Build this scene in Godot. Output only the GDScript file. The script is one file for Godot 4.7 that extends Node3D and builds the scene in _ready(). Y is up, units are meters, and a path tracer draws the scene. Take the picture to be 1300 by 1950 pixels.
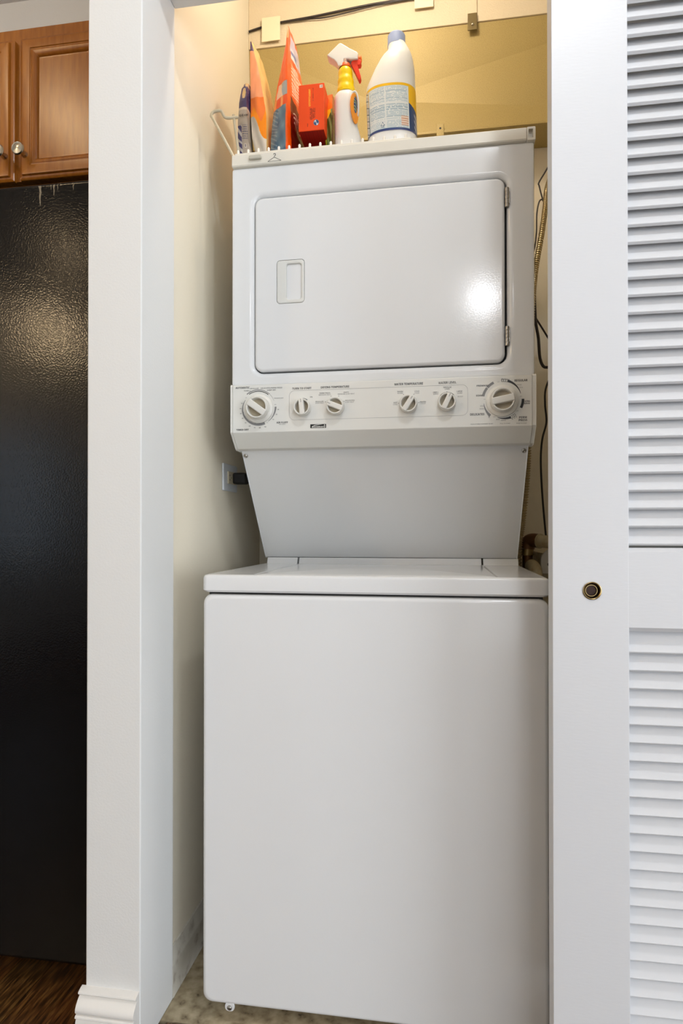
extends Node3D

# ---------------------------------------------------------------- mesh tools
class Soup:
	var P := PackedVector3Array()
	var U := PackedVector2Array()

	func tri(a: Vector3, b: Vector3, c: Vector3, ua := Vector2.ZERO, ub := Vector2.ZERO, uc := Vector2.ZERO) -> void:
		if (b - a).cross(c - a).length_squared() < 1e-20:
			return
		P.append_array([a, b, c])
		U.append_array([ua, ub, uc])

	func quad(a: Vector3, b: Vector3, c: Vector3, d: Vector3, ua := Vector2.ZERO, ub := Vector2.ZERO, uc := Vector2.ZERO, ud := Vector2.ZERO) -> void:
		tri(a, b, c, ua, ub, uc)
		tri(a, c, d, ua, uc, ud)

	func loft(rings: Array, cap0 := true, cap1 := true) -> Soup:
		var n: int = rings[0].size()
		var last := rings.size() - 1
		for i in last:
			var r0: PackedVector3Array = rings[i]
			var r1: PackedVector3Array = rings[i + 1]
			for j in n:
				var k := (j + 1) % n
				var u0 := float(j) / n
				var u1 := float(j + 1) / n
				var v0 := float(i) / last
				var v1 := float(i + 1) / last
				quad(r0[j], r0[k], r1[k], r1[j], Vector2(u0, v0), Vector2(u1, v0), Vector2(u1, v1), Vector2(u0, v1))
		if cap0:
			fan(rings[0], true, 0.0)
		if cap1:
			fan(rings[last], false, 1.0)
		return self

	func fan(ring: PackedVector3Array, back: bool, v: float) -> void:
		var c := Vector3.ZERO
		for p in ring:
			c += p
		c /= ring.size()
		for j in ring.size():
			var k := (j + 1) % ring.size()
			var uj := Vector2(float(j) / ring.size(), v)
			if back:
				tri(c, ring[k], ring[j], uj, uj, uj)
			else:
				tri(c, ring[j], ring[k], uj, uj, uj)

	func prism(poly: PackedVector2Array, d: float, b := 0.0) -> Soup:
		var n := poly.size()
		var rings := []
		var steps := [[b, -d / 2], [b * 0.3, -d / 2 + b * 0.3], [0.0, -d / 2 + b], [0.0, d / 2 - b], [b * 0.3, d / 2 - b * 0.3], [b, d / 2]]
		if b <= 0.0:
			steps = [[0.0, -d / 2], [0.0, d / 2]]
		for s in steps:
			var ring := PackedVector3Array()
			for i in n:
				var e0 := (poly[i] - poly[(i + n - 1) % n]).normalized()
				var e1 := (poly[(i + 1) % n] - poly[i]).normalized()
				var n0 := Vector2(-e0.y, e0.x)
				var n1 := Vector2(-e1.y, e1.x)
				var m := (n0 + n1) / maxf(1.0 + n0.dot(n1), 0.4)
				var q: Vector2 = poly[i] + m * s[0]
				ring.append(Vector3(q.x, q.y, s[1]))
			rings.append(ring)
		loft(rings, false, false)
		for e in [0, rings.size() - 1]:
			var flat := PackedVector2Array()
			for p in rings[e]:
				flat.append(Vector2(p.x, p.y))
			var t := Geometry2D.triangulate_polygon(flat)
			for i in range(0, t.size(), 3):
				var a: Vector3 = rings[e][t[i]]
				var bb: Vector3 = rings[e][t[i + 1]]
				var c: Vector3 = rings[e][t[i + 2]]
				var up := (bb - a).cross(c - a).z > 0
				if up == (e != 0):
					tri(a, bb, c)
				else:
					tri(a, c, bb)
		return self

	func moved(t: Transform3D) -> Soup:
		for i in P.size():
			P[i] = t * P[i]
		return self

	func at(x: float, y: float, z: float) -> Soup:
		return moved(Transform3D(Basis(), Vector3(x, y, z)))

	func add(o: Soup) -> Soup:
		P.append_array(o.P)
		U.append_array(o.U)
		return self

	func mesh(angle := 38.0, closed := true) -> ArrayMesh:
		var n := P.size() / 3
		if closed:
			var vol := 0.0
			var mid := P[0]
			for i in n:
				vol += (P[i * 3] - mid).dot((P[i * 3 + 1] - mid).cross(P[i * 3 + 2] - mid))
			if vol < 0:
				for i in n:
					var t := P[i * 3 + 1]
					P[i * 3 + 1] = P[i * 3 + 2]
					P[i * 3 + 2] = t
					var tu := U[i * 3 + 1]
					U[i * 3 + 1] = U[i * 3 + 2]
					U[i * 3 + 2] = tu
		var fn := PackedVector3Array()
		var unit := PackedVector3Array()
		var near := {}
		for i in n:
			var c := (P[i * 3 + 1] - P[i * 3]).cross(P[i * 3 + 2] - P[i * 3])
			fn.append(c)
			unit.append(c.normalized())
			for j in 3:
				var key := Vector3i((P[i * 3 + j] * 1e5).round())
				if not near.has(key):
					near[key] = []
				near[key].append(i)
		var least := cos(deg_to_rad(angle))
		var V := PackedVector3Array()
		var N := PackedVector3Array()
		var T := PackedVector2Array()
		for i in n:
			for j in [0, 2, 1]:
				var p := P[i * 3 + j]
				var s := Vector3.ZERO
				for f in near[Vector3i((p * 1e5).round())]:
					if unit[f].dot(unit[i]) > least:
						s += fn[f]
				V.append(p)
				N.append(s.normalized())
				T.append(U[i * 3 + j])
		var a := []
		a.resize(Mesh.ARRAY_MAX)
		a[Mesh.ARRAY_VERTEX] = V
		a[Mesh.ARRAY_NORMAL] = N
		a[Mesh.ARRAY_TEX_UV] = T
		var out := ArrayMesh.new()
		out.add_surface_from_arrays(Mesh.PRIMITIVE_TRIANGLES, a)
		return out


func rr(w: float, h: float, r: float, z: float, cx := 0.0, cy := 0.0, n := 4) -> PackedVector3Array:
	r = clampf(r, 0.00001, minf(w, h) / 2)
	var out := PackedVector3Array()
	for k in 4:
		var sx := 1.0 if k == 0 or k == 3 else -1.0
		var sy := 1.0 if k < 2 else -1.0
		for i in n + 1:
			var a := PI / 2 * (k + float(i) / n)
			out.append(Vector3(cx + sx * (w / 2 - r) + r * cos(a), cy + sy * (h / 2 - r) + r * sin(a), z))
	return out


# a slab across z: rounded corners r, rounded rims b
func slab(w: float, h: float, d: float, r := 0.003, b := 0.002, n := 4) -> Soup:
	var rings := []
	for i in 4:
		var a := PI / 2 * i / 3.0
		var s := b * (1 - sin(a))
		rings.append(rr(w - 2 * s, h - 2 * s, r - s, -d / 2 + b * (1 - cos(a)), 0, 0, n))
	for i in 4:
		var a := PI / 2 * (3 - i) / 3.0
		var s := b * (1 - sin(a))
		rings.append(rr(w - 2 * s, h - 2 * s, r - s, d / 2 - b * (1 - cos(a)), 0, 0, n))
	return Soup.new().loft(rings)


# a box between two corners with softened edges
func bx(x0: float, y0: float, z0: float, x1: float, y1: float, z1: float, b := 0.0015) -> Soup:
	return slab(x1 - x0, y1 - y0, z1 - z0, b, b, 2).at((x0 + x1) / 2, (y0 + y1) / 2, (z0 + z1) / 2)


func lathe(profile: Array, seg := 28, hollow := false) -> Soup:
	var rings := []
	for p in profile:
		var ring := PackedVector3Array()
		for i in seg:
			var a := TAU * i / seg
			ring.append(Vector3(p[0] * cos(a), p[1], -p[0] * sin(a)))
		rings.append(ring)
	if hollow:  # a closed profile that does not reach the axis
		rings.append(rings[0])
	return Soup.new().loft(rings, not hollow, not hollow)


# stands a thing lathed along y on a wall that faces z
func facing_z() -> Basis:
	return Basis(Vector3.RIGHT, Vector3.BACK, Vector3.DOWN)


func curve(pts: Array, per := 6) -> PackedVector3Array:
	var out := PackedVector3Array()
	for i in pts.size() - 1:
		var p0: Vector3 = pts[maxi(i - 1, 0)]
		var p1: Vector3 = pts[i]
		var p2: Vector3 = pts[i + 1]
		var p3: Vector3 = pts[mini(i + 2, pts.size() - 1)]
		for k in per:
			out.append(p1.cubic_interpolate(p2, p0, p3, float(k) / per))
	out.append(pts[-1])
	return out


func tube(pts: PackedVector3Array, radius: Variant, seg := 10) -> Soup:
	var rings := []
	var side := Vector3.ZERO
	for i in pts.size():
		var t := (pts[mini(i + 1, pts.size() - 1)] - pts[maxi(i - 1, 0)]).normalized()
		if side == Vector3.ZERO:
			side = t.cross(Vector3.UP if absf(t.y) < 0.9 else Vector3.RIGHT).normalized()
		side = (side - t * side.dot(t)).normalized()
		var up := t.cross(side)
		var r: float = radius if radius is float else radius.call(i)
		var ring := PackedVector3Array()
		for k in seg:
			var a := TAU * k / seg
			ring.append(pts[i] + (side * cos(a) + up * sin(a)) * r)
		rings.append(ring)
	return Soup.new().loft(rings)


# side outline (z, y) drawn out along x
func along_x(poly: Array, x0: float, x1: float, b := 0.002) -> Soup:
	return Soup.new().prism(PackedVector2Array(poly), x1 - x0, b).moved(Transform3D(Basis(Vector3(0, 0, 1), Vector3(0, 1, 0), Vector3(-1, 0, 0)), Vector3((x0 + x1) / 2, 0, 0)))


# ---------------------------------------------------------------- nodes
var taken := {}


func numbered(called: String) -> String:
	taken[called] = taken.get(called, -1) + 1
	return called if taken[called] == 0 else "%s_%03d" % [called, taken[called]]


func tag(o: Node, label: String, category: String, group := "") -> Node:
	o.set_meta("label", label)
	o.set_meta("category", category)
	if group:
		o.set_meta("group", group)
	return o


func thing(called: String, label: String, category: String, group := "") -> Node3D:
	var o := Node3D.new()
	o.name = numbered(called)
	add_child(o)
	tag(o, label, category, group)
	return o


func part(called: String, shape: Variant, m: Material, parent: Node, label := "", closed := true) -> MeshInstance3D:
	var o := MeshInstance3D.new()
	o.mesh = shape.mesh(38.0, closed) if shape is Soup else shape
	o.material_override = m
	var k := 0
	var free := called
	while parent.has_node(free):
		k += 1
		free = "%s_%03d" % [called, k]
	o.name = free
	parent.add_child(o)
	if label:
		o.set_meta("label", label)
	return o


func whole(called: String, shape: Soup, m: Material, label: String, category: String, group := "", closed := true) -> MeshInstance3D:
	var o := part(numbered(called), shape, m, self, "", closed)
	tag(o, label, category, group)
	return o


func struct(called: String, shape: Soup, m: Material, label: String) -> MeshInstance3D:
	var o := part(numbered(called), shape, m, self)
	o.set_meta("label", label)
	o.set_meta("category", called.split("_")[0])
	o.set_meta("kind", "structure")
	return o


# ---------------------------------------------------------------- materials
func mat(c: Color, rough := 0.6, metal := 0.0, spec := 0.5) -> StandardMaterial3D:
	var m := StandardMaterial3D.new()
	m.albedo_color = c
	m.roughness = rough
	m.metallic = metal
	m.metallic_specular = spec
	return m


func noise(kind: int, freq: float, octaves := 3, seed_ := 1, size := 512) -> NoiseTexture2D:
	var f := FastNoiseLite.new()
	f.noise_type = kind
	f.frequency = freq
	f.fractal_octaves = octaves
	f.seed = seed_
	var t := NoiseTexture2D.new()
	t.noise = f
	t.width = size
	t.height = size
	t.seamless = true
	return t


func ramped(t: NoiseTexture2D, stops: Array) -> NoiseTexture2D:
	var g := Gradient.new()
	var o := PackedFloat32Array()
	var c := PackedColorArray()
	for s in stops:
		o.append(s[0])
		c.append(s[1])
	g.offsets = o
	g.colors = c
	t.color_ramp = g
	return t


func world_map(m: StandardMaterial3D, scale: Vector3) -> StandardMaterial3D:
	m.uv1_triplanar = true
	m.uv1_world_triplanar = true
	m.uv1_scale = scale
	return m


func bumpy(m: StandardMaterial3D, t: Texture2D, cm: float) -> StandardMaterial3D:
	m.heightmap_enabled = true
	m.heightmap_texture = t
	m.heightmap_scale = cm
	return m


func painted(w: int, h: int, f: Callable) -> ImageTexture:
	var im := Image.create(w, h, false, Image.FORMAT_RGB8)
	for y in h:
		for x in w:
			im.set_pixel(x, y, f.call((x + 0.5) / w, 1.0 - (y + 0.5) / h))
	return ImageTexture.create_from_image(im)


func print_mat(t: Texture2D, rough := 0.4, spec := 0.5) -> StandardMaterial3D:
	var m := mat(Color.WHITE, rough, 0.0, spec)
	m.albedo_texture = t
	return m


var ink := []
var fonts := []


func letters(parent: Node, s: String, w: float, h: float, m: Material, where: Transform3D, bold := false, slant := 0.0) -> MeshInstance3D:
	var t := TextMesh.new()
	t.text = s
	t.font = fonts[1 if bold else 0]
	t.font_size = 48
	t.pixel_size = 0.01
	t.depth = 0.02
	t.curve_step = 2.0
	var box := t.get_aabb()
	var arr := t.get_mesh_arrays()
	var v: PackedVector3Array = arr[Mesh.ARRAY_VERTEX]
	var c := box.get_center()
	for i in v.size():
		var q := v[i] - c
		q = Vector3(q.x * w / box.size.x, q.y * h / box.size.y, q.z * 0.0002 / box.size.z)
		v[i] = where * Vector3(q.x + q.y * slant, q.y, q.z)
	arr[Mesh.ARRAY_VERTEX] = v
	arr[Mesh.ARRAY_TANGENT] = null
	var nrm: PackedVector3Array = arr[Mesh.ARRAY_NORMAL]
	for i in nrm.size():
		nrm[i] = (where.basis * nrm[i]).normalized()
	arr[Mesh.ARRAY_NORMAL] = nrm
	var out := ArrayMesh.new()
	out.add_surface_from_arrays(Mesh.PRIMITIVE_TRIANGLES, arr)
	return part("lettering", out, m, parent)


# print on the control console: centre, width, height, 0 bold black, 1 black, 2 grey
func lettering(parent: Node, s: String, x: float, y: float, w: float, h: float, shade: int) -> void:
	letters(parent, s, w, h, ink[shade], Transform3D(Basis(), Vector3(x, y, CONSOLE_Z)), shade == 0)


func band(cx: float, cy: float, a0: float, a1: float, r0: float, r1: float, s0: float, s1: float, z: float) -> Soup:
	# printed arc from angle a0 to a1, whose width runs from r0..r1 to s0..s1
	var n := 24
	var rings := []
	for i in n + 1:
		var t := float(i) / n
		var a := deg_to_rad(lerpf(a0, a1, t))
		var d := Vector3(cos(a), sin(a), 0)
		var c := Vector3(cx, cy, z)
		var i0 := c + d * lerpf(r0, s0, t)
		var i1 := c + d * lerpf(r1, s1, t)
		var up := Vector3(0, 0, 0.0001)
		rings.append(PackedVector3Array([i0 - up, i1 - up, i1 + up, i0 + up]))
	return Soup.new().loft(rings)

const CONSOLE_Z := -1.4098


func _ready() -> void:
	# ------------------------------------------------ camera
	var cam := Camera3D.new()
	cam.name = "camera"
	var near := 0.05
	cam.projection = Camera3D.PROJECTION_FRUSTUM
	cam.size = 1950.0 / 1199.0 * near
	cam.frustum_offset = Vector2(0.0, 27.6 / 1199.0 * near)
	cam.near = near
	cam.far = 60.0
	cam.position = Vector3(0, 1.0, 0)
	cam.rotation_degrees = Vector3(0.4, 8.92, 0)
	add_child(cam)
	cam.current = true
	# ------------------------------------------------ environment and exposure
	var we := WorldEnvironment.new()
	we.name = "environment"
	var env := Environment.new()
	env.background_mode = Environment.BG_COLOR
	env.background_color = Color(0.75, 0.85, 1.0)
	env.tonemap_mode = Environment.TONE_MAPPER_LINEAR
	env.tonemap_exposure = 0.78
	env.sdfgi_enabled = true
	env.ssao_enabled = true
	env.ssil_enabled = true
	we.environment = env
	add_child(we)
	# ------------------------------------------------ lamps of the room (all behind or above the camera)
	var daylight := Color(0.93, 0.963, 1.0)
	window_light(Vector3(1.55, 1.0, 3.13), Vector2(2.4, 1.9), PI, daylight, 3.5)
	window_light(Vector3(3.23, 1.0, 1.55), Vector2(2.4, 1.9), -PI / 2, daylight, 12.2)
	window_light(Vector3(-3.53, 1.30, 2.35), Vector2(1.0, 1.1), PI / 2, Color(0.80, 0.90, 1.0), 0.9)
	var warm := Color(1.0, 0.87, 0.68)
	ceiling_can("in front of the louvered door", Vector3(0.30, 2.65, -0.35), Color(0.96, 0.98, 1.0), 0.74)
	ceiling_can("behind the camera near the windows", Vector3(0.306, 2.65, 1.555), Color(0.97, 0.98, 1.0), 0.6)
	ceiling_can("in front of the wooden cabinet", Vector3(-1.42, 2.65, -0.48), warm, 0.17)
	ceiling_can("in the middle of the kitchen", Vector3(-2.07, 2.65, 0.78), warm, 0.15)
	ceiling_can("in the far corner of the kitchen", Vector3(-3.04, 2.65, 2.10), warm, 1.3)
	closet_bulb(Vector3(-0.14, 2.56, -1.365), Color(1.0, 0.94, 0.85), 0.205)

	# ------------------------------------------------ materials
	for s in [[Color(0.10, 0.10, 0.11), 0.4], [Color(0.16, 0.16, 0.17), 0.4], [Color(0.50, 0.50, 0.50), 0.4]]:
		ink.append(mat(s[0], s[1]))
	for wgt in [400, 700]:
		var f := SystemFont.new()
		f.font_names = PackedStringArray(["Droid Sans"])
		f.font_weight = wgt
		fonts.append(f)
	make_materials()
	build_room()
	build_closet()
	build_fridge()
	build_cabinet()
	build_washer_dryer()
	build_goods()
	build_back_corner()
	build_louver_door()


var M := {}


func make_materials() -> void:
	var roller := noise(FastNoiseLite.TYPE_SIMPLEX, 0.06, 3, 4)
	M.wall = bumpy(world_map(mat(Color(0.89, 0.89, 0.88), 0.55), Vector3.ONE * 5.0), roller, 0.010)
	M.trim = bumpy(world_map(mat(Color(0.91, 0.90, 0.88), 0.38), Vector3.ONE * 4.0), noise(FastNoiseLite.TYPE_SIMPLEX, 0.03, 2, 6), 0.02)
	M.closet = bumpy(world_map(mat(Color(0.935, 0.90, 0.82), 0.6), Vector3.ONE * 5.0), roller, 0.010)
	M.soffit = bumpy(world_map(mat(Color(0.87, 0.81, 0.70), 0.6), Vector3.ONE * 5.0), roller, 0.05)
	M.ceiling = mat(Color(0.88, 0.87, 0.86), 0.8)
	M.door = bumpy(world_map(mat(Color(0.825, 0.825, 0.83), 0.42), Vector3(3, 14, 3)), noise(FastNoiseLite.TYPE_SIMPLEX, 0.025, 3, 9), 0.005)
	M.enamel = bumpy(world_map(mat(Color(0.885, 0.888, 0.888), 0.14), Vector3.ONE * 9.0), noise(FastNoiseLite.TYPE_SIMPLEX, 0.035, 2, 11), 0.0025)
	M.plastic = mat(Color(0.88, 0.875, 0.85), 0.36)
	M.rail = mat(Color(0.86, 0.84, 0.79), 0.4)
	M.knob = mat(Color(0.88, 0.87, 0.84), 0.33)
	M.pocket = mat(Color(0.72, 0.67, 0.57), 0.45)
	M.peg = mat(Color(0.93, 0.91, 0.87), 0.4)
	M.black = mat(Color(0.03, 0.03, 0.03), 0.6)
	M.rubber = mat(Color(0.045, 0.04, 0.04), 0.55)
	M.cable = mat(Color(0.13, 0.08, 0.06), 0.5)
	M.steel = mat(Color(0.62, 0.60, 0.57), 0.28, 1.0)
	M.nickel = mat(Color(0.80, 0.77, 0.70), 0.22, 1.0)
	M.brass = mat(Color(0.60, 0.52, 0.36), 0.3, 1.0)
	M.bronze = mat(Color(0.20, 0.13, 0.10), 0.4, 0.6)
	var speck := ramped(noise(FastNoiseLite.TYPE_SIMPLEX, 0.09, 5, 21), [[0.0, Color(0.40, 0.35, 0.21)], [0.17, Color(0.74, 0.66, 0.44)], [0.5, Color(0.79, 0.71, 0.48)], [1.0, Color(0.82, 0.74, 0.50)]])
	M.duct = world_map(mat(Color(0.86, 0.84, 0.78), 0.5, 0.15), Vector3.ONE * 6.5)
	M.duct.albedo_texture = speck
	M.strap = mat(Color(0.50, 0.44, 0.30), 0.4, 0.7)
	M.tape = mat(Color(0.95, 0.90, 0.78), 0.55)
	# refrigerator: black enamel with a leathery emboss
	M.fridge = bumpy(world_map(mat(Color(0.026, 0.026, 0.032), 0.15, 0.0, 0.33), Vector3.ONE * 5.5), noise(FastNoiseLite.TYPE_SIMPLEX, 0.055, 2, 31), 0.012)
	M.streak = mat(Color(0.46, 0.42, 0.35), 0.5)
	# maple with grain
	var grain := ramped(noise(FastNoiseLite.TYPE_SIMPLEX, 0.012, 4, 41), [[0.0, Color(0.53, 0.30, 0.075)], [0.5, Color(0.59, 0.35, 0.10)], [1.0, Color(0.63, 0.39, 0.12)]])
	M.maple = world_map(mat(Color.WHITE, 0.27, 0.0, 0.5), Vector3(9.0, 1.2, 9.0))
	M.maple.albedo_texture = grain
	M.planks = []
	for k in 4:
		var t := ramped(noise(FastNoiseLite.TYPE_SIMPLEX, 0.02, 4, 51 + k), [[0.0, Color(0.11, 0.075, 0.04)], [0.5, Color(0.29 + 0.02 * k, 0.205, 0.10)], [1.0, Color(0.54, 0.40, 0.21)]])
		var m := world_map(mat(Color.WHITE, 0.28), Vector3(11.0, 11.0, 1.1))
		m.albedo_texture = t
		M.planks.append(m)
	var dirt := ramped(noise(FastNoiseLite.TYPE_SIMPLEX, 0.018, 6, 61), [[0.0, Color(0.30, 0.25, 0.18)], [0.22, Color(0.58, 0.52, 0.41)], [0.5, Color(0.68, 0.62, 0.50)], [1.0, Color(0.78, 0.72, 0.60)]])
	M.concrete = world_map(mat(Color.WHITE, 0.85), Vector3.ONE * 2.6)
	M.concrete.albedo_texture = dirt
	bumpy(M.concrete, dirt, 0.1)
	M.oldbase = world_map(mat(Color.WHITE, 0.6), Vector3.ONE * 1.6)
	M.oldbase.albedo_texture = ramped(noise(FastNoiseLite.TYPE_SIMPLEX, 0.02, 4, 71), [[0.0, Color(0.58, 0.54, 0.48)], [0.25, Color(0.76, 0.73, 0.68)], [0.4, Color(0.82, 0.80, 0.75)], [1.0, Color(0.86, 0.84, 0.79)]])
	M.copper = mat(Color(0.42, 0.28, 0.16), 0.42, 0.6)
	M.pvc = world_map(mat(Color.WHITE, 0.45), Vector3.ONE * 3.0)
	M.pvc.albedo_texture = ramped(noise(FastNoiseLite.TYPE_SIMPLEX, 0.02, 3, 81), [[0.0, Color(0.62, 0.50, 0.33)], [0.35, Color(0.72, 0.66, 0.52)], [1.0, Color(0.78, 0.74, 0.62)]])
	M.bottle = mat(Color(0.93, 0.93, 0.92), 0.35)


# a lit window: frame, bright pane, and an area light of the pane's size just in front of it
func window_light(at: Vector3, size: Vector2, turn: float, c: Color, energy: float) -> void:
	var o := Node3D.new()
	o.name = "window_%d" % (taken.get("window", 0) + 1)
	taken["window"] = taken.get("window", 0) + 1
	add_child(o)
	o.position = at
	o.rotation.y = turn
	o.set_meta("kind", "structure")
	tag(o, "large bright window in the wall behind the camera" if turn == PI else ("large bright window in the wall to the right of the camera" if turn < 0 else "small bright window in the wall at the far left of the room"), "window")
	var frame := mat(Color(0.9, 0.9, 0.9), 0.4)
	var f := Soup.new()
	f.loft([rr(size.x + 0.14, size.y + 0.14, 0.004, -0.06), rr(size.x + 0.14, size.y + 0.14, 0.004, 0.02), rr(size.x, size.y, 0.004, 0.02), rr(size.x, size.y, 0.004, -0.05)], true, true)
	part("window_frame", f, frame, o)
	var glow := mat(Color(0.8, 0.85, 0.9), 0.5)
	glow.emission_enabled = true
	glow.emission = c
	glow.emission_energy_multiplier = 1.0
	var pane := part("pane", slab(size.x, size.y, 0.01, 0.001, 0.001, 1).at(0, 0, -0.04), glow, o)
	pane.cast_shadow = GeometryInstance3D.SHADOW_CASTING_SETTING_ON
	var l := AreaLight3D.new()
	l.name = "window_glow"
	l.area_size = size
	l.light_color = c
	l.light_energy = energy
	l.area_normalize_energy = true
	l.area_range = 12.0
	l.shadow_enabled = true
	l.position = Vector3(0, 0, 0.03)
	l.rotation.y = PI
	o.add_child(l)


func ceiling_can(place: String, at: Vector3, c: Color, energy: float) -> void:
	var o := thing("recessed_light", "round white recessed ceiling light " + place, "ceiling light", "recessed ceiling lights of the room")
	o.position = at
	part("trim_ring", lathe([[0.052, -0.001], [0.056, -0.010], [0.075, -0.008], [0.078, -0.001]], 28, true), mat(Color(0.9, 0.9, 0.9), 0.4), o)
	var glow := mat(Color(1, 1, 1), 0.5)
	glow.emission_enabled = true
	glow.emission = c
	glow.emission_energy_multiplier = 4.0
	part("lamp_lens", lathe([[0.0, -0.002], [0.052, -0.002], [0.052, -0.006], [0.04, -0.010], [0.0, -0.012]]), glow, o)
	var l := OmniLight3D.new()
	l.name = "lamp_glow"
	l.light_color = c
	l.light_energy = energy
	l.light_size = 0.045
	l.omni_range = 12.0
	l.omni_attenuation = 2.0
	l.shadow_enabled = true
	l.position = Vector3(0, -0.065, 0)
	o.add_child(l)


func closet_bulb(at: Vector3, c: Color, energy: float) -> void:
	var o := thing("closet_bulb", "bare warm bulb in a white lamp holder on the closet ceiling", "light bulb")
	o.position = at
	part("lamp_holder", lathe([[0.0, 0.0899], [0.055, 0.0899], [0.055, 0.080], [0.03, 0.072], [0.026, 0.05], [0.0, 0.05]]), mat(Color(0.9, 0.9, 0.88), 0.4), o)
	var glow := mat(Color(1, 0.95, 0.85), 0.5)
	glow.emission_enabled = true
	glow.emission = c
	glow.emission_energy_multiplier = 6.0
	part("bulb", lathe([[0.0, 0.055], [0.014, 0.05], [0.018, 0.03], [0.030, 0.005], [0.030, -0.012], [0.02, -0.027], [0.0, -0.032]]), glow, o)
	var l := OmniLight3D.new()
	l.name = "bulb_glow"
	l.light_color = c
	l.light_energy = energy
	l.light_size = 0.028
	l.omni_range = 8.0
	l.omni_attenuation = 2.0
	l.shadow_enabled = true
	o.add_child(l)


# ---------------------------------------------------------------- the setting
func build_room() -> void:
	var w: Material = M.wall
	struct("wall_back", bx(-3.7, 0, 3.15, 3.4, 2.65, 3.3, 0.0), w, "white wall behind the camera")
	struct("wall_left", bx(-3.7, 0, -1.80, -3.55, 2.65, 3.15, 0.0), w, "white wall at the far left of the room")
	struct("wall_right", bx(3.25, 0, -1.13, 3.4, 2.65, 3.15, 0.0), w, "white wall at the right of the room")
	struct("wall_kitchen", bx(-3.7, 0, -1.92, -0.677, 2.65, -1.772, 0.0), w, "white wall above the wooden cabinets")
	struct("wall_front", bx(0.31, 0, -1.28, 3.4, 2.65, -1.13, 0.0), w, "white wall to the right of the closet opening, extended behind the louvers to darken their gaps")  # left end extended behind the louvers to keep the slat gaps dark
	# end of the partition between refrigerator and closet, with the jamb of the opening
	struct("wall_partition", bx(-0.677, 0, -1.28, -0.565, 2.65, -1.13, 0.003), w, "narrow white wall end between refrigerator and laundry closet")
	struct("wall_header", bx(-0.5648, 2.1265, -1.28, 0.3098, 2.65, -1.13, 0.002), w, "white header across the top of the closet opening")
	struct("ceiling", bx(-3.7, 2.65, -2.12, 3.4, 2.75, 3.3, 0.0), M.ceiling, "white ceiling")
	# wooden floor: boards running away from the camera
	var fl := struct("floor", bx(-3.7, -0.08, -1.80, 3.4, -0.0125, 3.3, 0.0), M.planks[0], "dark brown wooden floor in front of the closet and refrigerator")
	var rnd := RandomNumberGenerator.new()
	rnd.seed = 5
	var wide := 0.083
	var shared := {}
	var x := -3.54
	while x < 3.24:
		var z := 3.14
		var right := minf(x + wide, 3.25)
		while z > -1.79:
			var end := -1.77 if x + wide <= -0.677 else (-1.129 if x < -0.565 or x + wide > 0.31 else -1.219)
			if z <= end + 0.02:
				break
			var z1 := maxf(z - (rnd.randf_range(0.9, 1.5) if z < 1.0 else 2.2), end)
			if z1 - end < 0.15:
				z1 = end
			part("floorboard", bx(x, -0.0125, z1 + 0.0006, right - 0.0008, 0.0, z, 0.0012), M.planks[rnd.randi() % 4], fl)
			z = z1
		x += wide
	# baseboard across the wall end, cut square at the corner
	var prof := [Vector2(-1.1305, 0.0000), Vector2(-1.106, 0.0000), Vector2(-1.106, 0.0618), Vector2(-1.1065, 0.0684), Vector2(-1.1085, 0.0737), Vector2(-1.1060, 0.0760), Vector2(-1.1040, 0.0780), Vector2(-1.1045, 0.0803), Vector2(-1.1065, 0.0819), Vector2(-1.1105, 0.0828), Vector2(-1.1105, 0.0840), Vector2(-1.1070, 0.0849), Vector2(-1.1050, 0.0882), Vector2(-1.1055, 0.0935), Vector2(-1.1085, 0.0994), Vector2(-1.1140, 0.1053), Vector2(-1.1180, 0.1086), Vector2(-1.1215, 0.1116), Vector2(-1.1215, 0.1136), Vector2(-1.1165, 0.1146), Vector2(-1.1152, 0.1166), Vector2(-1.1160, 0.1189), Vector2(-1.1200, 0.1209), Vector2(-1.1260, 0.1228), Vector2(-1.1305, 0.1235)]
	struct("baseboard_partition", along_x(prof, -0.684, -0.5665, 0.0), M.trim, "white moulded baseboard on the narrow wall end")


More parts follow.
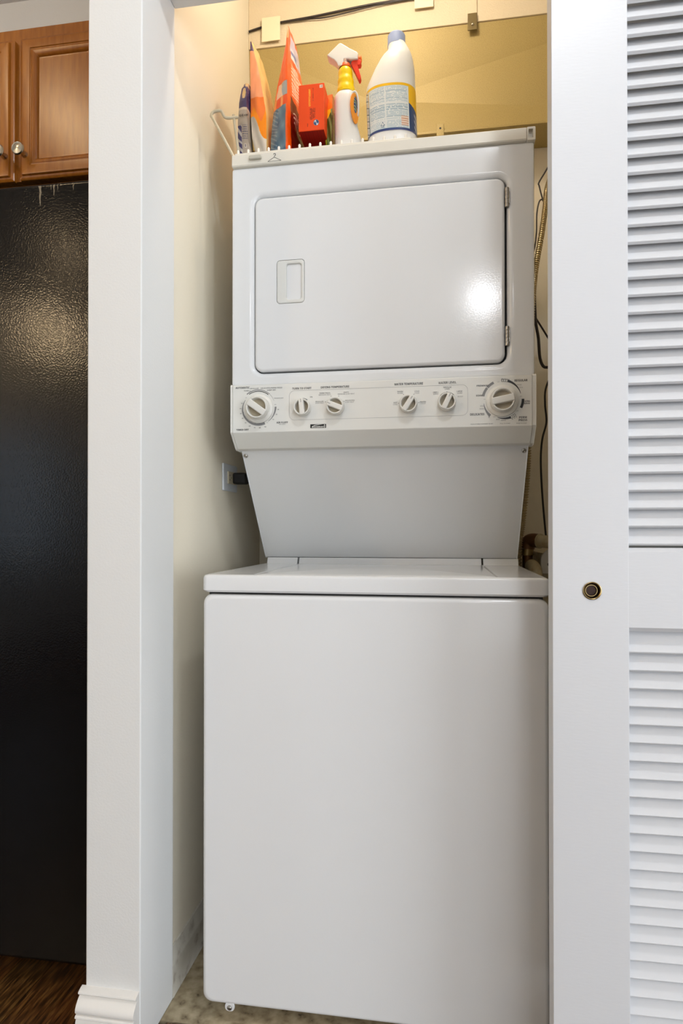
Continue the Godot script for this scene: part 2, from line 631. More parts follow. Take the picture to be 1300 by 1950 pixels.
func build_closet() -> void:
	var w: Material = M.closet
	struct("wall_closet_left", bx(-0.677, 0, -2.12, -0.577, 2.65, -1.2802, 0.0), w, "cream left wall inside the laundry closet")
	struct("wall_closet_back", bx(-0.577, 0, -2.12, 0.80, 2.65, -1.97, 0.0), w, "cream back wall behind the washer and dryer")
	struct("wall_closet_right", bx(0.66, 0, -1.97, 0.80, 2.65, -1.2802, 0.0), w, "cream right wall inside the closet")
	struct("floor", bx(-0.60, -0.08, -2.12, 0.66, -0.001, -1.222, 0.0), M.concrete, "stained bare concrete floor under the washing machine")
	struct("baseboard_closet", Soup.new().prism(PackedVector2Array([Vector2(-0.5769, 0.0), Vector2(-0.5652, 0.0), Vector2(-0.5652, 0.066), Vector2(-0.5668, 0.069), Vector2(-0.5720, 0.090), Vector2(-0.5735, 0.099), Vector2(-0.5769, 0.100)]), 0.686).at(0, 0, -1.6245), M.oldbase, "scuffed white baseboard inside the closet")
	# painted bulkhead above the duct
	struct("wall_bulkhead", bx(-0.577, 2.470, -1.97, 0.66, 2.65, -1.8455, 0.002), M.soffit, "cream painted bulkhead above the sheet metal duct")
	# duct with a shallow cross break pressed into its face
	var o := thing("air_duct", "wide tan sheet metal duct above and behind the dryer", "duct")
	var zf := -1.850
	var a := Vector3(-0.5765, 2.469, zf)
	var b := Vector3(0.6595, 2.5, zf)
	var c := Vector3(0.6595, 2.160, zf)
	var d := Vector3(-0.5765, 2.157, zf)
	var l := Vector3(-0.5765, 2.312, zf - 0.014)
	var m := Vector3(-0.195, 2.2966, zf - 0.034)
	var s := Soup.new()
	b.y = 2.469
	s.tri(l, m, a)
	s.tri(a, m, b)
	s.tri(m, c, b)
	s.tri(l, d, m)
	s.tri(d, c, m)
	var back := [a, b, c, d, l]
	for i in 5:
		back[i] = Vector3(back[i].x, back[i].y, -1.968)
	s.quad(a, b, back[1], back[0])
	s.quad(b, c, back[2], back[1])
	s.quad(c, d, back[3], back[2])
	s.quad(d, l, back[4], back[3])
	s.quad(l, a, back[0], back[4])
	s.quad(back[0], back[1], back[2], back[3])
	part("duct_body", s.mesh(4.0), M.duct, o)
	part("lower_flange", bx(-0.5765, 2.1575, -1.853, 0.6595, 2.1655, -1.8455, 0.001), M.duct, o)
	# strap that holds the duct
	var st := thing("metal_strap", "painted vertical strap screwed to the duct with a bare metal tip", "strap")
	part("strap_band", bx(0.0793, 2.4895, -1.8455, 0.1056, 2.64, -1.8415, 0.0008), M.soffit, st)
	part("strap_tip", bx(0.0793, 2.441, -1.8400, 0.1056, 2.4893, -1.8365, 0.0008), M.strap, st, "bare metal tip")
	part("screw", lathe([[0.0, 0.0], [0.0045, 0.0], [0.0042, 0.002], [0.002, 0.004], [0.0, 0.0042]], 12).moved(Transform3D(facing_z(), Vector3(0.093, 2.456, -1.8365))), M.nickel, st)
	var cl := thing("metal_clip", "small square tan metal clip under the duct with one screw hole", "clip")
	part("clip_plate", bx(-0.0096, 2.148, -1.8450, 0.0113, 2.1825, -1.8425, 0.0008), M.duct, cl)
	part("screw_hole", lathe([[0.0, 0.0], [0.003, 0.0], [0.003, 0.0006], [0.0, 0.0006]], 12).moved(Transform3D(facing_z(), Vector3(0.001, 2.169, -1.8425))), M.black, cl)
	# cable taped along the bulkhead
	var cb := [Vector3(-0.5745, 2.520, -1.840), Vector3(-0.54, 2.527, -1.840), Vector3(-0.50, 2.534, -1.840), Vector3(-0.45, 2.537, -1.840), Vector3(-0.37, 2.541, -1.840), Vector3(-0.25, 2.551, -1.840), Vector3(-0.16, 2.556, -1.840), Vector3(-0.05, 2.558, -1.841), Vector3(0.1, 2.562, -1.841), Vector3(0.5, 2.57, -1.841)]
	whole("cable", tube(curve(cb), 0.0031, 8), M.cable, "dark thin cable running across the bulkhead under two strips of tape", "cable")
	var cb2 := [Vector3(-0.45, 2.5345, -1.8385), Vector3(-0.39, 2.534, -1.838), Vector3(-0.34, 2.532, -1.8385), Vector3(-0.27, 2.5385, -1.8385), Vector3(-0.19, 2.548, -1.8385), Vector3(-0.12, 2.553, -1.8385), Vector3(-0.04, 2.5545, -1.8385)]
	whole("cable", tube(curve(cb2), 0.0017, 8), M.cable, "thinner slack wire sagging below the taped cable", "cable")
	whole("tape_strip", bx(-0.5325, 2.4795, -1.8375, -0.4755, 2.5525, -1.8345, 0.001), M.tape, "cream tape strip over the cable near the left wall", "tape")
	whole("tape_strip", bx(-0.0730, 2.5215, -1.8375, -0.0183, 2.60, -1.8345, 0.001), M.tape, "cream tape strip over the cable above the white bottle", "tape")
	# outlet on the left wall
	var out := thing("wall_outlet", "white wall outlet plate beside the slanted dryer panel", "outlet")
	var face := Basis(Vector3(0, 0, -1), Vector3.UP, Vector3.RIGHT)
	part("cover_plate", slab(0.114, 0.074, 0.006, 0.004, 0.003).moved(Transform3D(face, Vector3(-0.5738, 1.1455, -1.668))), mat(Color(0.86, 0.88, 0.90), 0.35), out)
	part("receptacle", slab(0.066, 0.034, 0.004, 0.002, 0.001).moved(Transform3D(face, Vector3(-0.5695, 1.1455, -1.674))), mat(Color(0.80, 0.76, 0.66), 0.4), out)
	for q in [[0.0225, 0.006], [0.0225, -0.006], [0.010, 0.0]]:
		part("slot", slab(0.002, 0.004, 0.001, 0.0004, 0.0002).moved(Transform3D(face, Vector3(-0.5673, 1.1455 + q[1], -1.674 + q[0]))), M.black, out)
	var pl := thing("power_plug", "black power plug pushed into the white wall outlet", "plug")
	part("plug_body", slab(0.036, 0.031, 0.036, 0.006, 0.004).moved(Transform3D(face, Vector3(-0.5492, 1.1455, -1.690))), M.rubber, pl)
	part("cord", tube(curve([Vector3(-0.545, 1.1455, -1.705), Vector3(-0.54, 1.143, -1.74), Vector3(-0.535, 1.12, -1.80), Vector3(-0.53, 1.05, -1.87)]), 0.007, 10), M.rubber, pl)


func build_fridge() -> void:
	var o := thing("refrigerator", "tall black refrigerator with a pebbled textured door", "refrigerator")
	part("body", bx(-1.60, 0.03, -1.76, -0.702, 1.755, -1.325, 0.004), M.black, o)
	part("door", slab(0.90, 1.706, 0.06, 0.012, 0.010).at(-1.1515, 0.9125, -1.29), M.fridge, o)
	part("base_grille", bx(-1.59, 0.008, -1.40, -0.712, 0.055, -1.345, 0.003), M.black, o)
	for x in [-1.55, -0.75]:
		part("foot", lathe([[0.0, 0.0], [0.018, 0.0], [0.018, 0.008], [0.008, 0.01], [0.008, 0.032], [0.0, 0.032]]).at(x, 0.0, -1.42), M.rubber, o)
	# pale tapering streaks below the top rim of the door
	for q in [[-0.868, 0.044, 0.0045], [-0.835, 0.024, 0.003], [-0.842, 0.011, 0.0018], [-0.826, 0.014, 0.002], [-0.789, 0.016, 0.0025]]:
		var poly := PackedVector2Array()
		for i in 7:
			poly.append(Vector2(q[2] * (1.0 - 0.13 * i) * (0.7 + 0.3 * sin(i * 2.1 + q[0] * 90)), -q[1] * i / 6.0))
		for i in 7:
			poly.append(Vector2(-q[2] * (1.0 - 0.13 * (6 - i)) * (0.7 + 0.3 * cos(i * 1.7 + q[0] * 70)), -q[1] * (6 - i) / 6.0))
		poly.reverse()
		part("pale_streak", Soup.new().prism(poly, 0.0006).at(q[0], 1.7585, -1.2600), M.streak, o, "pale tapering streak on the black door")


func build_cabinet() -> void:
	var o := thing("wall_cabinet", "honey maple wall cabinet with two panelled doors above the refrigerator", "cabinet")
	part("body", bx(-1.50, 1.846, -1.77, -0.690, 2.2185, -1.3815, 0.002), M.maple, o)
	for q in [[-0.9975, -0.694, -0.979, 1], [-1.40, -1.0130, -1.0315, -1]]:
		var w: float = q[1] - q[0]
		var h := 0.342
		var zf := -1.362
		var rings := []
		for s in [[0.0, -0.0185], [0.0, -0.010], [0.003, -0.0065], [0.007, -0.005], [0.0085, -0.0065], [0.010, -0.0012], [0.012, 0.0], [0.030, 0.0], [0.0315, -0.0022], [0.034, -0.0024], [0.037, -0.0005], [0.042, -0.0012], [0.047, -0.005], [0.0485, -0.0095], [0.052, -0.0100]]:
			rings.append(rr(w - 2 * s[0], h - 2 * s[0], 0.0012, zf + s[1], 0, 0, 1))
		var dr := part("cabinet_door", Soup.new().loft(rings).at((q[0] + q[1]) / 2, 2.0135, 0), M.maple, o)
		part("knob", lathe([[0.0, 0.0], [0.008, 0.0], [0.007, 0.004], [0.0048, 0.008], [0.0048, 0.017], [0.009, 0.0205], [0.0150, 0.023], [0.0158, 0.0255], [0.0140, 0.0285], [0.0125, 0.0278], [0.006, 0.0300], [0.0, 0.0305]], 32).moved(Transform3D(facing_z(), Vector3(q[2], 1.8985, zf))), M.nickel, dr, "round brushed metal knob")


# ---------------------------------------------------------------- stacked washer and dryer
func build_washer_dryer() -> void:
	var o := thing("washer_dryer", "white stacked laundry machine, dryer above a top loading washer", "washer dryer")
	var en: Material = M.enamel
	# washer
	var wb := Soup.new()
	var rings := []
	for i in 5:
		var a := PI / 2 * i / 4.0
		rings.append(rr(0.6835, 0.832, 0.018, -1.90 + 0.0 * a, -0.1393, 0.455, 5) if i == 0 else rr(0.6835 - 0.02 * (1 - cos(PI / 2 * (i - 1) / 3.0)), 0.832 - 0.02 * (1 - cos(PI / 2 * (i - 1) / 3.0)), 0.018, -1.241 + 0.012 * sin(PI / 2 * (i - 1) / 3.0), -0.1393, 0.455, 5))
	var body := part("washer_body", wb.loft(rings), en, o)
	for sx in [-0.4225, 0.145]:
		part("screw_tab", slab(0.020, 0.018, 0.004, 0.0078, 0.001).at(sx, 0.036, -1.2330), en, body)
		part("screw", lathe([[0.0, 0.0], [0.005, 0.0], [0.0048, 0.0015], [0.0022, 0.003], [0.0018, 0.0016], [0.0, 0.0015]], 14).moved(Transform3D(facing_z(), Vector3(sx, 0.0345, -1.2310))), M.steel, body, "steel screw")
	for q in [[-0.38, -1.38], [0.10, -1.38], [-0.44, -1.85], [0.16, -1.85]]:
		part("foot", lathe([[0.0, -0.001], [0.022, -0.001], [0.022, 0.012], [0.009, 0.016], [0.009, 0.045], [0.0, 0.045]], 18).at(q[0], 0, q[1]), M.rubber, o)
	part("dark_seam_fill", bx(-0.470, 0.866, -1.89, 0.192, 0.8800, -1.240, 0.001), M.black, o)  # black filler put in for the shade of the gap below the top
	# washer top: a plate across y with an opening for the lid
	var up := Basis(Vector3.RIGHT, Vector3.FORWARD, Vector3.UP)
	var tcx := -0.1393
	var tcz := -1.564
	var lcx := -0.1335
	var lcz := -1.4555
	var top := []
	for q in [[0.004, 0.0], [0.0, 0.004], [0.0, 0.029], [0.0018, 0.0335], [0.006, 0.0358]]:
		top.append(rr(0.686 - 2 * q[0], 0.670 - 2 * q[0], 0.012, q[1], 0, 0, 5))
	for q in [[0.0035, 0.0360], [0.0015, 0.0352], [0.0, 0.032], [0.0, 0.022]]:
		top.append(rr(0.488 + 2 * q[0], 0.420 + 2 * q[0], 0.014, q[1], lcx - tcx, -(lcz - tcz), 5))
	part("washer_top", Soup.new().loft(top).moved(Transform3D(up, Vector3(tcx, 0.8750, tcz))), en, o)
	var lid := []
	for q in [[0.0, 0.0], [0.0, 0.0105], [0.0015, 0.0130], [0.005, 0.0140], [0.03, 0.0148], [0.10, 0.0170], [0.17, 0.0180], [0.205, 0.0182]]:
		lid.append(rr(0.483 - 2 * q[0], 0.415 - 2 * q[0], maxf(0.012 - q[0] * 0.3, 0.003), q[1], 0, 0, 5))
	part("washer_lid", Soup.new().loft(lid).moved(Transform3D(up, Vector3(lcx, 0.8975, lcz))), en, o)
	# upstand behind the lid, in three pieces
	for q in [[-0.4685, -0.3835], [-0.3795, 0.1055], [0.1095, 0.1985]]:
		part("rear_upstand", along_x([Vector2(-1.668, 0.9105), Vector2(-1.676, 0.9275), Vector2(-1.76, 0.9275), Vector2(-1.76, 0.9105)], q[0], q[1], 0.002), en, o)
	# slanted panel that carries the dryer
	var lp := part("lower_panel", along_x([Vector2(-1.474, 1.1965), Vector2(-1.688, 0.9285), Vector2(-1.90, 0.9285), Vector2(-1.90, 1.1965)], -0.477, 0.1975, 0.0025), en, o)
	var tilt := Basis(Vector3.RIGHT, atan2(0.268, 0.214) - PI / 2) * facing_z()
	tilt = Basis(Vector3.RIGHT, atan2(0.214, 0.268)) * facing_z()
	for sx in [-0.470, 0.1885]:
		var sy := 1.1835
		part("screw", lathe([[0.0, 0.0], [0.0056, 0.0], [0.0053, 0.0015], [0.0030, 0.0034], [0.0016, 0.0018], [0.0, 0.0018]], 16).moved(Transform3D(tilt, Vector3(sx, sy, -1.474 - (1.1965 - sy) * 0.7985))), M.steel, lp, "steel screw")
	# control console
	var co := part("control_console", along_x([Vector2(-1.50, 1.3395), Vector2(-1.4145, 1.3395), Vector2(-1.4110, 1.3385), Vector2(-1.4100, 1.336), Vector2(-1.4100, 1.2300), Vector2(-1.4108, 1.2275), Vector2(-1.4460, 1.1965), Vector2(-1.4500, 1.1940), Vector2(-1.50, 1.1940)], -0.4775, 0.1962, 0.0), M.plastic, o)
	for q in [[-0.4828, -0.4778], [0.1965, 0.2050]]:
		part("end_cap", along_x([Vector2(-1.50, 1.3405), Vector2(-1.4125, 1.3405), Vector2(-1.4090, 1.337), Vector2(-1.4090, 1.2290), Vector2(-1.4450, 1.1960), Vector2(-1.4500, 1.1930), Vector2(-1.50, 1.1930)], q[0], q[1], 0.0012), M.plastic, o)
	console_print(co)
	var kn := [[-0.4145, 1.2825, 0.0335, 0.0255, -36.0], [-0.3105, 1.2815, 0.0, 0.0195, 95.0], [-0.2340, 1.2820, 0.0, 0.0200, -22.0], [-0.0697, 1.2820, 0.0, 0.0198, 57.0], [0.0147, 1.2838, 0.0, 0.0196, 65.0], [0.1335, 1.2832, 0.0345, 0.0255, 11.0]]
	for q in kn:
		console_knob(o, q[0], q[1], q[2], q[3], q[4])
	# dryer cabinet: front with a rounded recess for the door
	var cx := -0.140
	var cy := 1.596
	var dx := -0.1420
	var dy := 1.5745
	var dw := 0.5745
	var dh := 0.4125
	var fr := [rr(0.688, 0.513, 0.005, -1.90, cx, cy, 6), rr(0.688, 0.513, 0.005, -1.4246, cx, cy, 6), rr(0.6845, 0.5095, 0.005, -1.4203, cx, cy, 6), rr(0.676, 0.501, 0.005, -1.4186, cx, cy, 6)]
	for q in [[0.013, -1.4186], [0.009, -1.4192], [0.005, -1.4212], [0.002, -1.4235], [0.0005, -1.4262], [0.0, -1.4300], [0.0, -1.4600]]:
		fr.append(rr(dw + 2 * q[0], dh + 2 * q[0], 0.022 + q[0], q[1], dx, dy, 6))
	part("dryer_cabinet", Soup.new().loft(fr), en, o)
	part("door_gasket", Soup.new().loft([rr(dw - 0.002, dh - 0.002, 0.02, -1.4595, dx, dy, 6), rr(dw - 0.002, dh - 0.002, 0.02, -1.4420, dx, dy, 6), rr(dw - 0.05, dh - 0.05, 0.02, -1.4420, dx, dy, 6), rr(dw - 0.05, dh - 0.05, 0.02, -1.4595, dx, dy, 6), rr(dw - 0.06, dh - 0.06, 0.02, -1.4598, dx, dy, 6)]), M.black, o)
	# dryer door with a pocket pull
	var hx := -0.3420
	var hy := 1.5772
	var ew := 0.5685
	var eh := 0.4068
	var ex := -0.1435
	var dr := [rr(ew, eh, 0.019, -1.4400, ex, dy, 6)]
	for i in 5:
		var a := PI / 2 * i / 4.0
		var s := 0.007 * (1 - cos(a))
		dr.append(rr(ew - 2 * s, eh - 2 * s, 0.019 - s, -1.4245 + 0.0075 * sin(a), ex, dy, 6))
	for q in [[0.0, -1.4170], [-0.001, -1.4175], [-0.0012, -1.4215]]:
		dr.append(rr(0.0685 + 2 * q[0], 0.1035 + 2 * q[0], 0.0085, q[1], hx, hy, 6))
	var door := part("dryer_door", Soup.new().loft(dr), en, o)
	var pull := [rr(0.0645, 0.0995, 0.0075, -1.4230, hx, hy, 6), rr(0.0645, 0.0995, 0.0075, -1.4180, hx, hy, 6), rr(0.0622, 0.0972, 0.007, -1.4168, hx, hy, 6), rr(0.0600, 0.0950, 0.007, -1.4166, hx, hy, 6)]
	for q in [[0.0, -1.4168, 0.0], [0.0015, -1.4172, 0.0], [0.003, -1.4200, 0.0], [0.0045, -1.4440, -0.001], [0.008, -1.4540, -0.003]]:
		pull.append(rr(0.0405 - 2 * q[0], 0.0880 - 2 * q[0], 0.006, q[1], hx + 0.0080 + q[2], hy, 6))
	part("pull_pocket", Soup.new().loft(pull), mat(Color(0.85, 0.85, 0.83), 0.42), door, "recessed pull pocket")
	for hy2 in [1.7330, 1.4275]:
		var h := Soup.new()
		for k in 5:
			h.add(lathe([[0.0, 0.0], [0.0042, 0.0], [0.0046, 0.0008], [0.0046, 0.0076], [0.0042, 0.0084], [0.0, 0.0084]], 14).at(0.1452, hy2 - 0.0215 + k * 0.0086, -1.4185))
		h.add(bx(0.1452, hy2 - 0.013, -1.4198, 0.1515, hy2 + 0.013, -1.4180, 0.0006))
		part("hinge", h, M.steel, door, "bare metal hinge")
	# rail across the dryer top
	var rail := part("top_rail", along_x([Vector2(-1.445, 1.8495), Vector2(-1.4125, 1.8520), Vector2(-1.4105, 1.8545), Vector2(-1.4115, 1.8780), Vector2(-1.4135, 1.8800), Vector2(-1.445, 1.8800)], -0.4815, 0.1865, 0.0012), M.rail, o)
	var ce := [rr(0.0185, 0.0300, 0.002, -1.445, 0.1962, 1.8652, 3), rr(0.0185, 0.0300, 0.002, -1.4125, 0.1962, 1.8652, 3), rr(0.0170, 0.0285, 0.002, -1.4105, 0.1962, 1.8652, 3), rr(0.0100, 0.0195, 0.001, -1.4105, 0.1952, 1.8652, 3), rr(0.0092, 0.0187, 0.001, -1.4190, 0.1952, 1.8652, 3)]
	part("rail_end_cap", Soup.new().loft(ce), M.rail, o)
	part("latch_button", slab(0.0295, 0.0095, 0.010, 0.0035, 0.002).at(-0.4235, 1.8675, -1.4085), mat(Color(0.74, 0.72, 0.66), 0.42), rail, "small grey push button")
	# printed clothes hanger
	var hp := Soup.new()
	var px := -0.3785
	var py := 1.8628
	var zz := -1.4108
	for seg in [[[-0.0160, -0.0060], [0.0160, -0.0060]], [[-0.0160, -0.0060], [-0.0005, 0.0030]], [[0.0160, -0.0060], [-0.0005, 0.0030]], [[-0.0005, 0.0030], [-0.0002, 0.0058]], [[-0.0002, 0.0058], [0.0028, 0.0075]], [[0.0028, 0.0075], [0.0024, 0.0108]], [[0.0024, 0.0108], [-0.0010, 0.0116]], [[-0.0010, 0.0116], [-0.0028, 0.0096]]]:
		hp.add(tube(PackedVector3Array([Vector3(px + seg[0][0], py + seg[0][1], zz), Vector3(px + seg[1][0], py + seg[1][1], zz)]), 0.0005, 6))
	part("hanger_symbol", hp, ink[0], rail)
	part("dryer_lid", bx(-0.483, 1.8500, -1.895, 0.203, 1.8800, -1.4455, 0.002), en, o)
	# shelf rack on top: front lip, wires and their turned up ends
	part("rack_lip", bx(-0.4790, 1.8795, -1.4300, -0.0640, 1.8915, -1.4255, 0.0012), M.rail, o)
	for k in range(-1, 16):
		var x := -0.4495 + 0.02485 * k
		var tip := Soup.new()
		tip.add(tube(curve([Vector3(x, 1.8830, -1.78), Vector3(x, 1.8830, -1.55), Vector3(x, 1.8830, -1.446), Vector3(x, 1.8850, -1.4395), Vector3(x, 1.8920, -1.4375), Vector3(x, 1.9035, -1.4375)], 4), 0.0030, 8))
		tip.add(lathe([[0.0, -0.0005], [0.0030, 0.0], [0.0029, 0.0008], [0.0021, 0.0023], [0.0, 0.0030]], 8).at(x, 1.9035, -1.4375))
		part("rack_prong", tip, M.peg, o)
	# swing out hanger rod at the left corner
	var rod := [Vector3(-0.4755, 1.872, -1.442), Vector3(-0.5060, 1.930, -1.442), Vector3(-0.5385, 1.9900, -1.442), Vector3(-0.5430, 2.0000, -1.442), Vector3(-0.5385, 2.0085, -1.443), Vector3(-0.5260, 2.0120, -1.445), Vector3(-0.5200, 2.0115, -1.447), Vector3(-0.5160, 2.0040, -1.449), Vector3(-0.5120, 1.9985, -1.451), Vector3(-0.5030, 1.9970, -1.453), Vector3(-0.4930, 1.9990, -1.456), Vector3(-0.4820, 2.0010, -1.459)]
	var hr := tube(curve(rod, 5), 0.0036, 10)
	hr.add(tube(curve([Vector3(-0.4930, 2.0060, -1.457), Vector3(-0.4885, 1.97, -1.459), Vector3(-0.4800, 1.90, -1.463), Vector3(-0.4770, 1.872, -1.465)], 5), 0.0034, 10))
	part("hanger_rod", hr, mat(Color(0.76, 0.72, 0.62), 0.4), o, "cream bent wire hanger rod")


func console_knob(o: Node, x: float, y: float, skirt: float, r: float, turn: float) -> void:
	var z0 := -1.4098
	var place := Transform3D(facing_z(), Vector3(x, y, z0))
	var k: MeshInstance3D
	var base := 0.0
	if skirt > 0.0:
		k = part("dial", lathe([[0.0, 0.0], [skirt - 0.001, 0.0], [skirt, 0.0012], [skirt - 0.0005, 0.0040], [skirt - 0.003, 0.0058], [r + 0.003, 0.0072], [r + 0.0012, 0.0066], [r - 0.002, 0.0062], [0.0, 0.0062]], 48).moved(place), M.knob, o)
		base = 0.0062
	else:
		k = part("dial", lathe([[0.0, 0.0], [r - 0.0020, 0.0], [r - 0.0020, 0.0015], [0.0, 0.0015]], 36).moved(place), M.black, o)
		base = 0.0012
	var h := 0.0175
	part("knob_rim", lathe([[r - 0.0035, base], [r - 0.0008, base], [r, base + 0.001], [r - 0.0006, base + h - 0.0015], [r - 0.0016, base + h], [r - 0.0030, base + h], [r - 0.0042, base + h - 0.0012], [r - 0.0050, base + 0.0035], [r - 0.0070, base + 0.0020], [r - 0.0070, base]], 44, true).moved(place), M.knob, k)
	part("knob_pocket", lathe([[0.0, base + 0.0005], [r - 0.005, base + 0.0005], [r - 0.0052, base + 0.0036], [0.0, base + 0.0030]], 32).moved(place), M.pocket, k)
	var grip := slab(2 * r - 0.0024, r * 0.60, h, 0.0025, 0.0022, 4)
	grip.moved(Transform3D(Basis(Vector3.BACK, deg_to_rad(turn)), Vector3(x, y, z0 + base + h / 2 + 0.0016)))
	var g := part("grip", grip, M.knob, k)
	if skirt == 0.0:
		var t := Transform3D(Basis(Vector3.BACK, deg_to_rad(turn)), Vector3(x, y, z0 + base + h + 0.0017))
		if turn < 0:
			t = t.rotated_local(Vector3.BACK, PI)
		part("pointer_line", slab(0.0075, 0.0008, 0.0003, 0.0002, 0.0001, 1).at(r - 0.0060, 0, 0).moved(t), ink[0], k)


func console_print(co: Node) -> void:
	lettering(co, "AUTOMATIC", -0.4542, 1.3331, 0.0340, 0.0044, 0)
	lettering(co, "REGULAR", -0.4256, 1.3304, 0.0198, 0.0026, 1)
	lettering(co, "DELICATES/PERM PRESS", -0.3850, 1.3303, 0.0508, 0.0029, 1)
	lettering(co, "TOWELS", -0.4430, 1.3256, 0.0164, 0.0029, 1)
	lettering(co, "DAMP DRY", -0.3850, 1.3254, 0.0208, 0.0029, 1)
	lettering(co, "WRINKLE AID", -0.3680, 1.3062, 0.0224, 0.0022, 2)
	lettering(co, "OFF", -0.4458, 1.3097, 0.0037, 0.0015, 2)
	lettering(co, "OFF", -0.3758, 1.2914, 0.0046, 0.0018, 2)
	lettering(co, "OFF", -0.3950, 1.2502, 0.0040, 0.0015, 2)
	lettering(co, "10", -0.4562, 1.2967, 0.0041, 0.0024, 1)
	lettering(co, "20", -0.4591, 1.2847, 0.0041, 0.0024, 1)
	lettering(co, "30", -0.4585, 1.2730, 0.0040, 0.0024, 1)
	lettering(co, "40", -0.4541, 1.2619, 0.0040, 0.0024, 1)
	lettering(co, "50", -0.4468, 1.2512, 0.0040, 0.0024, 1)
	lettering(co, "60", -0.4369, 1.2434, 0.0042, 0.0024, 1)
	lettering(co, "70", -0.4252, 1.2394, 0.0037, 0.0024, 1)
	lettering(co, "80", -0.4127, 1.2389, 0.0039, 0.0024, 1)
	lettering(co, "90", -0.3995, 1.2408, 0.0042, 0.0024, 1)
	lettering(co, "30", -0.3691, 1.2801, 0.0040, 0.0024, 1)
	lettering(co, "20", -0.3731, 1.2686, 0.0039, 0.0024, 1)
	lettering(co, "10", -0.3809, 1.2574, 0.0039, 0.0024, 1)
	lettering(co, "AIR FLUFF", -0.3594, 1.2498, 0.0270, 0.0042, 0)
	lettering(co, "NO HEAT", -0.3591, 1.2455, 0.0149, 0.0020, 2)
	lettering(co, "TIMED DRY", -0.4543, 1.2352, 0.0298, 0.0042, 0)
	lettering(co, "TURN TO START", -0.3134, 1.3269, 0.0447, 0.0044, 0)
	lettering(co, "DRYING TEMPERATURE", -0.2364, 1.3273, 0.0654, 0.0047, 0)
	lettering(co, "ON", -0.2915, 1.3063, 0.0059, 0.0025, 1)
	lettering(co, "PERM PRESS", -0.2597, 1.3142, 0.0244, 0.0026, 1)
	lettering(co, "MEDIUM HEAT", -0.2597, 1.3103, 0.0281, 0.0026, 2)
	lettering(co, "KNITS", -0.2105, 1.3143, 0.0118, 0.0026, 1)
	lettering(co, "MEDIUM LOW HEAT", -0.2105, 1.3107, 0.0382, 0.0026, 2)
	lettering(co, "REGULAR", -0.2720, 1.2954, 0.0182, 0.0026, 1)
	lettering(co, "HIGH HEAT", -0.2716, 1.2918, 0.0197, 0.0026, 2)
	lettering(co, "DELICATES", -0.2019, 1.2956, 0.0211, 0.0026, 1)
	lettering(co, "LOW HEAT", -0.2026, 1.2918, 0.0197, 0.0026, 2)
	lettering(co, "WATER TEMPERATURE", -0.0698, 1.3282, 0.0639, 0.0050, 0)
	lettering(co, "WATER LEVEL", 0.0155, 1.3280, 0.0389, 0.0050, 0)
	lettering(co, "WARM", -0.0888, 1.3118, 0.0127, 0.0029, 1)
	lettering(co, "WARM", -0.0886, 1.3080, 0.0124, 0.0029, 2)
	lettering(co, "COLD", -0.0514, 1.3112, 0.0103, 0.0029, 1)
	lettering(co, "COLD", -0.0513, 1.3073, 0.0100, 0.0029, 2)
	lettering(co, "HOT", -0.0991, 1.2872, 0.0079, 0.0029, 1)
	lettering(co, "COLD", -0.0995, 1.2833, 0.0093, 0.0029, 2)
	lettering(co, "WARM", -0.0381, 1.2872, 0.0128, 0.0029, 1)
	lettering(co, "COLD", -0.0379, 1.2836, 0.0111, 0.0029, 2)
	lettering(co, "MEDIUM", 0.0155, 1.3177, 0.0169, 0.0029, 1)
	lettering(co, "LOAD", 0.0153, 1.3139, 0.0101, 0.0029, 1)
	lettering(co, "SMALL", -0.0098, 1.3076, 0.0123, 0.0029, 1)
	lettering(co, "LOAD", -0.0096, 1.3038, 0.0106, 0.0029, 1)
	lettering(co, "LARGE", 0.0420, 1.3080, 0.0122, 0.0029, 1)
	lettering(co, "LOAD", 0.0425, 1.3041, 0.0105, 0.0029, 1)
	lettering(co, "RESET", 0.0440, 1.2962, 0.0116, 0.0026, 2)
	lettering(co, "15", 0.1338, 1.3312, 0.0044, 0.0032, 1)
	lettering(co, "12", 0.1394, 1.3310, 0.0039, 0.0032, 1)
	lettering(co, "9", 0.1438, 1.3304, 0.0019, 0.0032, 1)
	lettering(co, "6", 0.1478, 1.3296, 0.0020, 0.0032, 1)
	lettering(co, "REGULAR", 0.1735, 1.3272, 0.0271, 0.0048, 0)
	lettering(co, "PREWASH", 0.0913, 1.3185, 0.0245, 0.0035, 0)
	lettering(co, "SOAK", 0.0846, 1.2970, 0.0136, 0.0037, 0)
	lettering(co, "RINSE", 0.1697, 1.3177, 0.0093, 0.0023, 2)
	lettering(co, "SPIN", 0.1731, 1.3117, 0.0074, 0.0023, 2)
	lettering(co, "OFF", 0.1731, 1.2924, 0.0037, 0.0020, 2)
	lettering(co, "OFF", 0.1256, 1.3253, 0.0041, 0.0016, 2)
	lettering(co, "OFF", 0.0961, 1.2883, 0.0040, 0.0016, 2)
	lettering(co, "OFF", 0.1656, 1.2608, 0.0042, 0.0020, 2)
	lettering(co, "OFF", 0.1166, 1.2494, 0.0050, 0.0020, 2)
	lettering(co, "EXTRA", 0.1858, 1.2814, 0.0131, 0.0035, 0)
	lettering(co, "RINSE", 0.1859, 1.2767, 0.0120, 0.0032, 0)
	lettering(co, "DELICATES", 0.0802, 1.2559, 0.0302, 0.0048, 0)
	lettering(co, "SPIN", 0.0901, 1.2737, 0.0075, 0.0023, 2)
	lettering(co, "RINSE", 0.0901, 1.2677, 0.0092, 0.0023, 2)
	lettering(co, "PERM", 0.1773, 1.2467, 0.0160, 0.0045, 0)
	lettering(co, "PRESS", 0.1773, 1.2407, 0.0177, 0.0045, 0)
	lettering(co, "SPIN", 0.1244, 1.2434, 0.0081, 0.0023, 1)
